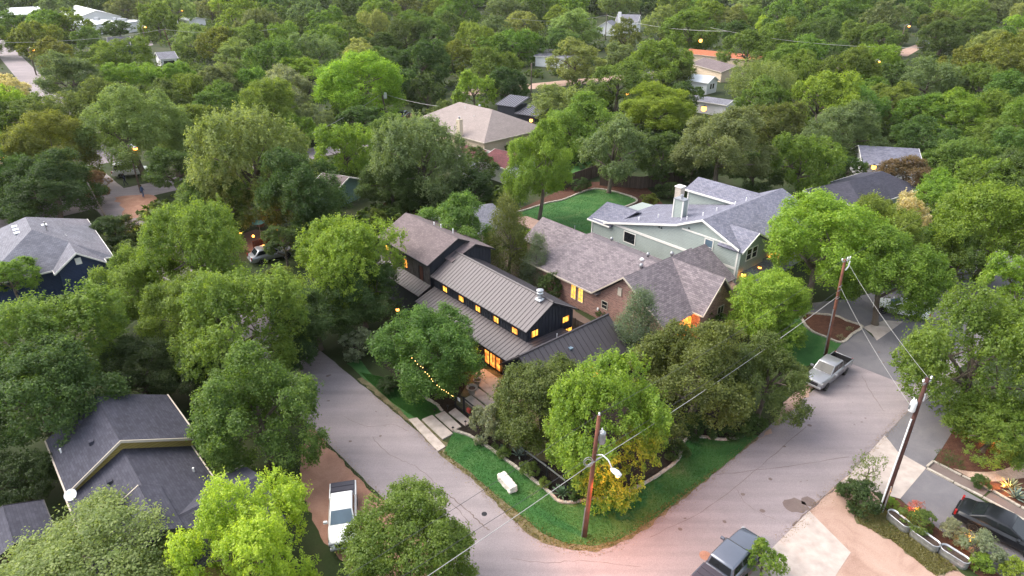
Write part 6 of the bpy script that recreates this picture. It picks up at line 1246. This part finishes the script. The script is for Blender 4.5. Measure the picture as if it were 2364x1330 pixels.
# ------------------------------------------------------------------ shrubs and garden plants
SH = [("leafy shrub against the wire fence in the middle of the mulch bed", 1222, 1082, 24, .8, 'mid', 'broad', "shrub"), ("small dark shrub beside the yucca under the corner lamp", 1325, 1138, 22, .7, 'dark', 'broad', "shrub"), ("shrub in the mulch at the right of the orange lit tree", 1560, 1040, 30, .7, 'dark', 'broad', "shrub"), ("grassy tuft on the mulch near the gate", 1140, 1035, 14, .7, 'mid', 'sparse', "plant"), ("low green shrub at the lawn bend of the mulch bed", 1255, 1115, 16, .7, 'moss', 'broad', "shrub"),
      ("white flowering shrub at the gate end of the mulch bed", 1122, 978, 44, 1.15, 'silver', 'broad', "shrub"), ("dark hedge bush around the base of the right pole", 1992, 1152, 46, .75, 'deep', 'broad', "hedge bush"), ("dark hedge bush left of the right pole, lower clump", 1965, 1135, 30, .8, 'dark', 'broad', "hedge bush"),
      ("bright green clump plant at the foot of the right pole", 2058, 1163, 17, .8, 'bright', 'broad', "plant"), ("bushy plant with red blooms behind the first trough", 2118, 1200, 38, .7, 'mid', 'broad', "shrub"), ("pink plumed grass over the driveway corner", 2118, 1172, 22, .7, 'pinkish', 'sparse', "plant"),
      ("rounded silvery shrub beside the driveway", 2206, 1228, 31, .9, 'silver', 'broad', "shrub"), ("larger silvery shrub before the black car", 2275, 1268, 42, .85, 'silver', 'broad', "shrub"), ("fresh green shrub between troughs and silvery shrubs", 2265, 1298, 26, .9, 'bright', 'broad', "shrub"),
      ("dark grassy clump at the driveway fork", 2195, 1062, 28, .6, 'deep', 'sparse', "plant"), ("dark grey tuft by the pebble path", 2265, 1112, 22, .7, 'dark', 'broad', "plant"), ("leafy tuft growing in the middle trough", 2145, 1250, 12, .6, 'mid', 'sparse', "plant"), ("leaf clump filling the last trough", 2188, 1272, 16, .7, 'mid', 'broad', "plant"),
      ("low dark shrub by the wire fence in the mulch bed", 1162, 1045, 18, .8, 'mid', 'broad', "shrub"), ("pale flecked ivy bush at the left street by the cedar", 828, 800, 42, .9, 'blue', 'broad', "shrub"), ("dark shrub under the cedar at the lawn strip", 900, 890, 30, .6, 'deep', 'broad', "shrub"), ("dark shrub in the bed behind the corner lamp", 1350, 1120, 34, .6, 'dark', 'broad', "shrub"),
      ("dark undergrowth shrub on the right of the mulch bed", 1610, 985, 46, .55, 'deep', 'broad', "shrub"), ("low shrub at the end of the lawn by the dirt patch", 1720, 975, 40, .6, 'dark', 'broad', "shrub"), ("shrub under the arched entry of the brick house", 1640, 745, 34, .8, 'dark', 'broad', "shrub"), ("yellow tinged shrub beside the teal garage", 872, 505, 24, 1.0, 'olive', 'broad', "shrub"),
      ("green climbing shrub behind the teal garage corner", 846, 505, 18, .9, 'mid', 'broad', "shrub"), ("round shrub in the bed behind the stone chimney", 1500, 462, 22, .7, 'olive', 'broad', "shrub"), ("dark shrub at the back fence of the big lawn", 1340, 428, 22, .7, 'deep', 'broad', "shrub"), ("dark shrub by the pond bed behind the green house", 1545, 440, 30, .7, 'deep', 'broad', "shrub"),
      ("tufted ornamental grass on the island bed", 1962, 760, 9, .7, 'silver', 'sparse', "plant"), ("smaller grass tuft at the tip of the island bed", 1940, 778, 9, .6, 'silver', 'sparse', "plant"), ("dark undergrowth between the slate bungalow and the left street", 455, 985, 40, .6, 'deep', 'broad', "shrub"), ("low undergrowth at the street end under the maple", 660, 1085, 30, .5, 'dark', 'broad', "shrub"),
      ("dark shrub at the lawn end under the right olive tree", 1690, 1000, 26, .5, 'deep', 'broad', "shrub"), ("brushy shrub between brick wall and metal garage roof", 1395, 725, 20, .8, 'dark', 'broad', "shrub"), ("dark shrub beside the shed and grey garage", 1010, 470, 34, .7, 'deep', 'broad', "shrub"), ("wide shrub below the navy house's right eave", 300, 590, 40, .8, 'dark', 'broad', "shrub"), ("green shrub at the foot of the slim leaning pole", 255, 520, 24, .8, 'mid', 'broad', "shrub")]
for lab, x, y, r, q, tn_, kd, ct in SH: tree(lab, x, y, r, q, tn_, kd, .02, "shrub" if ct != "plant" else "plant", ct, None, ct == "shrub")
def agave(label, x, y, s, col, n=26):
    m = MB(); rg = random.Random(int(x))
    for k in range(n):
        a = k * 2.39996; el = R(18 + 60 * k / n); L = s * rg.uniform(.85, 1.1); d = Vector((math.cos(a) * math.cos(el), math.sin(a) * math.cos(el), math.sin(el))); t = Vector((-math.sin(a), math.cos(a), 0)); w = s * .075
        P = [d * 0, d * L * .45, d * L * .8 + Vector((0, 0, -.03 * s)), d * L + Vector((0, 0, -.10 * s))]; W = [w * .6, w, w * .7, w * .05]
        m.loft([[p - t * ww, p + Vector((0, 0, -ww * .4)), p + t * ww, p + Vector((0, 0, ww * .15))] for p, ww in zip(P, W)])
    o = m.build("agave", col, None, True, 0, gp(x, y, .03)); return tag(o, label, "plant")
plain("agave_grey", (.17, .23, .19), .6, var=.15); plain("yucca_green", (.10, .17, .09), .6, var=.15); plain("agave_gold", (.24, .24, .13), .6, var=.2)
agave("grey spiky agave under the spotlight oak near the front walk", 2325, 1025, .95, "agave_grey"); agave("blue grey agave by the pebble path", 2345, 1150, .8, "agave_grey"); agave("lit golden agave beside the blue grey one", 2330, 1128, .85, "agave_gold")
agave("spiky yucca at the tip of the mulch bed under the lamp", 1297, 1142, .75, "yucca_green", 34); agave("pale spiky plant by the wire fence", 1198, 1052, .8, "agave_grey", 18); agave("small yucca by the wire fence post near the gate", 1160, 1040, .5, "yucca_green", 20); agave("yucca at the left end of the mulch bed", 1108, 1018, .45, "yucca_green", 20)


# ------------------------------------------------------------------ faint evening haze over the neighbourhood
hm = bpy.data.materials.new("haze"); hm.use_nodes = True; hn = hm.node_tree.nodes; hn.remove(hn["Principled BSDF"])
pv = hn.new("ShaderNodeVolumePrincipled"); pv.inputs["Color"].default_value = (.9, .93, .88, 1); pv.inputs["Density"].default_value = 0.00006; pv.inputs["Anisotropy"].default_value = .2
hm.node_tree.links.new(pv.outputs[0], hn["Material Output"].inputs["Volume"]); MATS["haze"] = hm
o = MB().box((0, 425, 16.5), (1700, 1050, 35)).build("haze", "haze"); o["kind"] = "stuff"
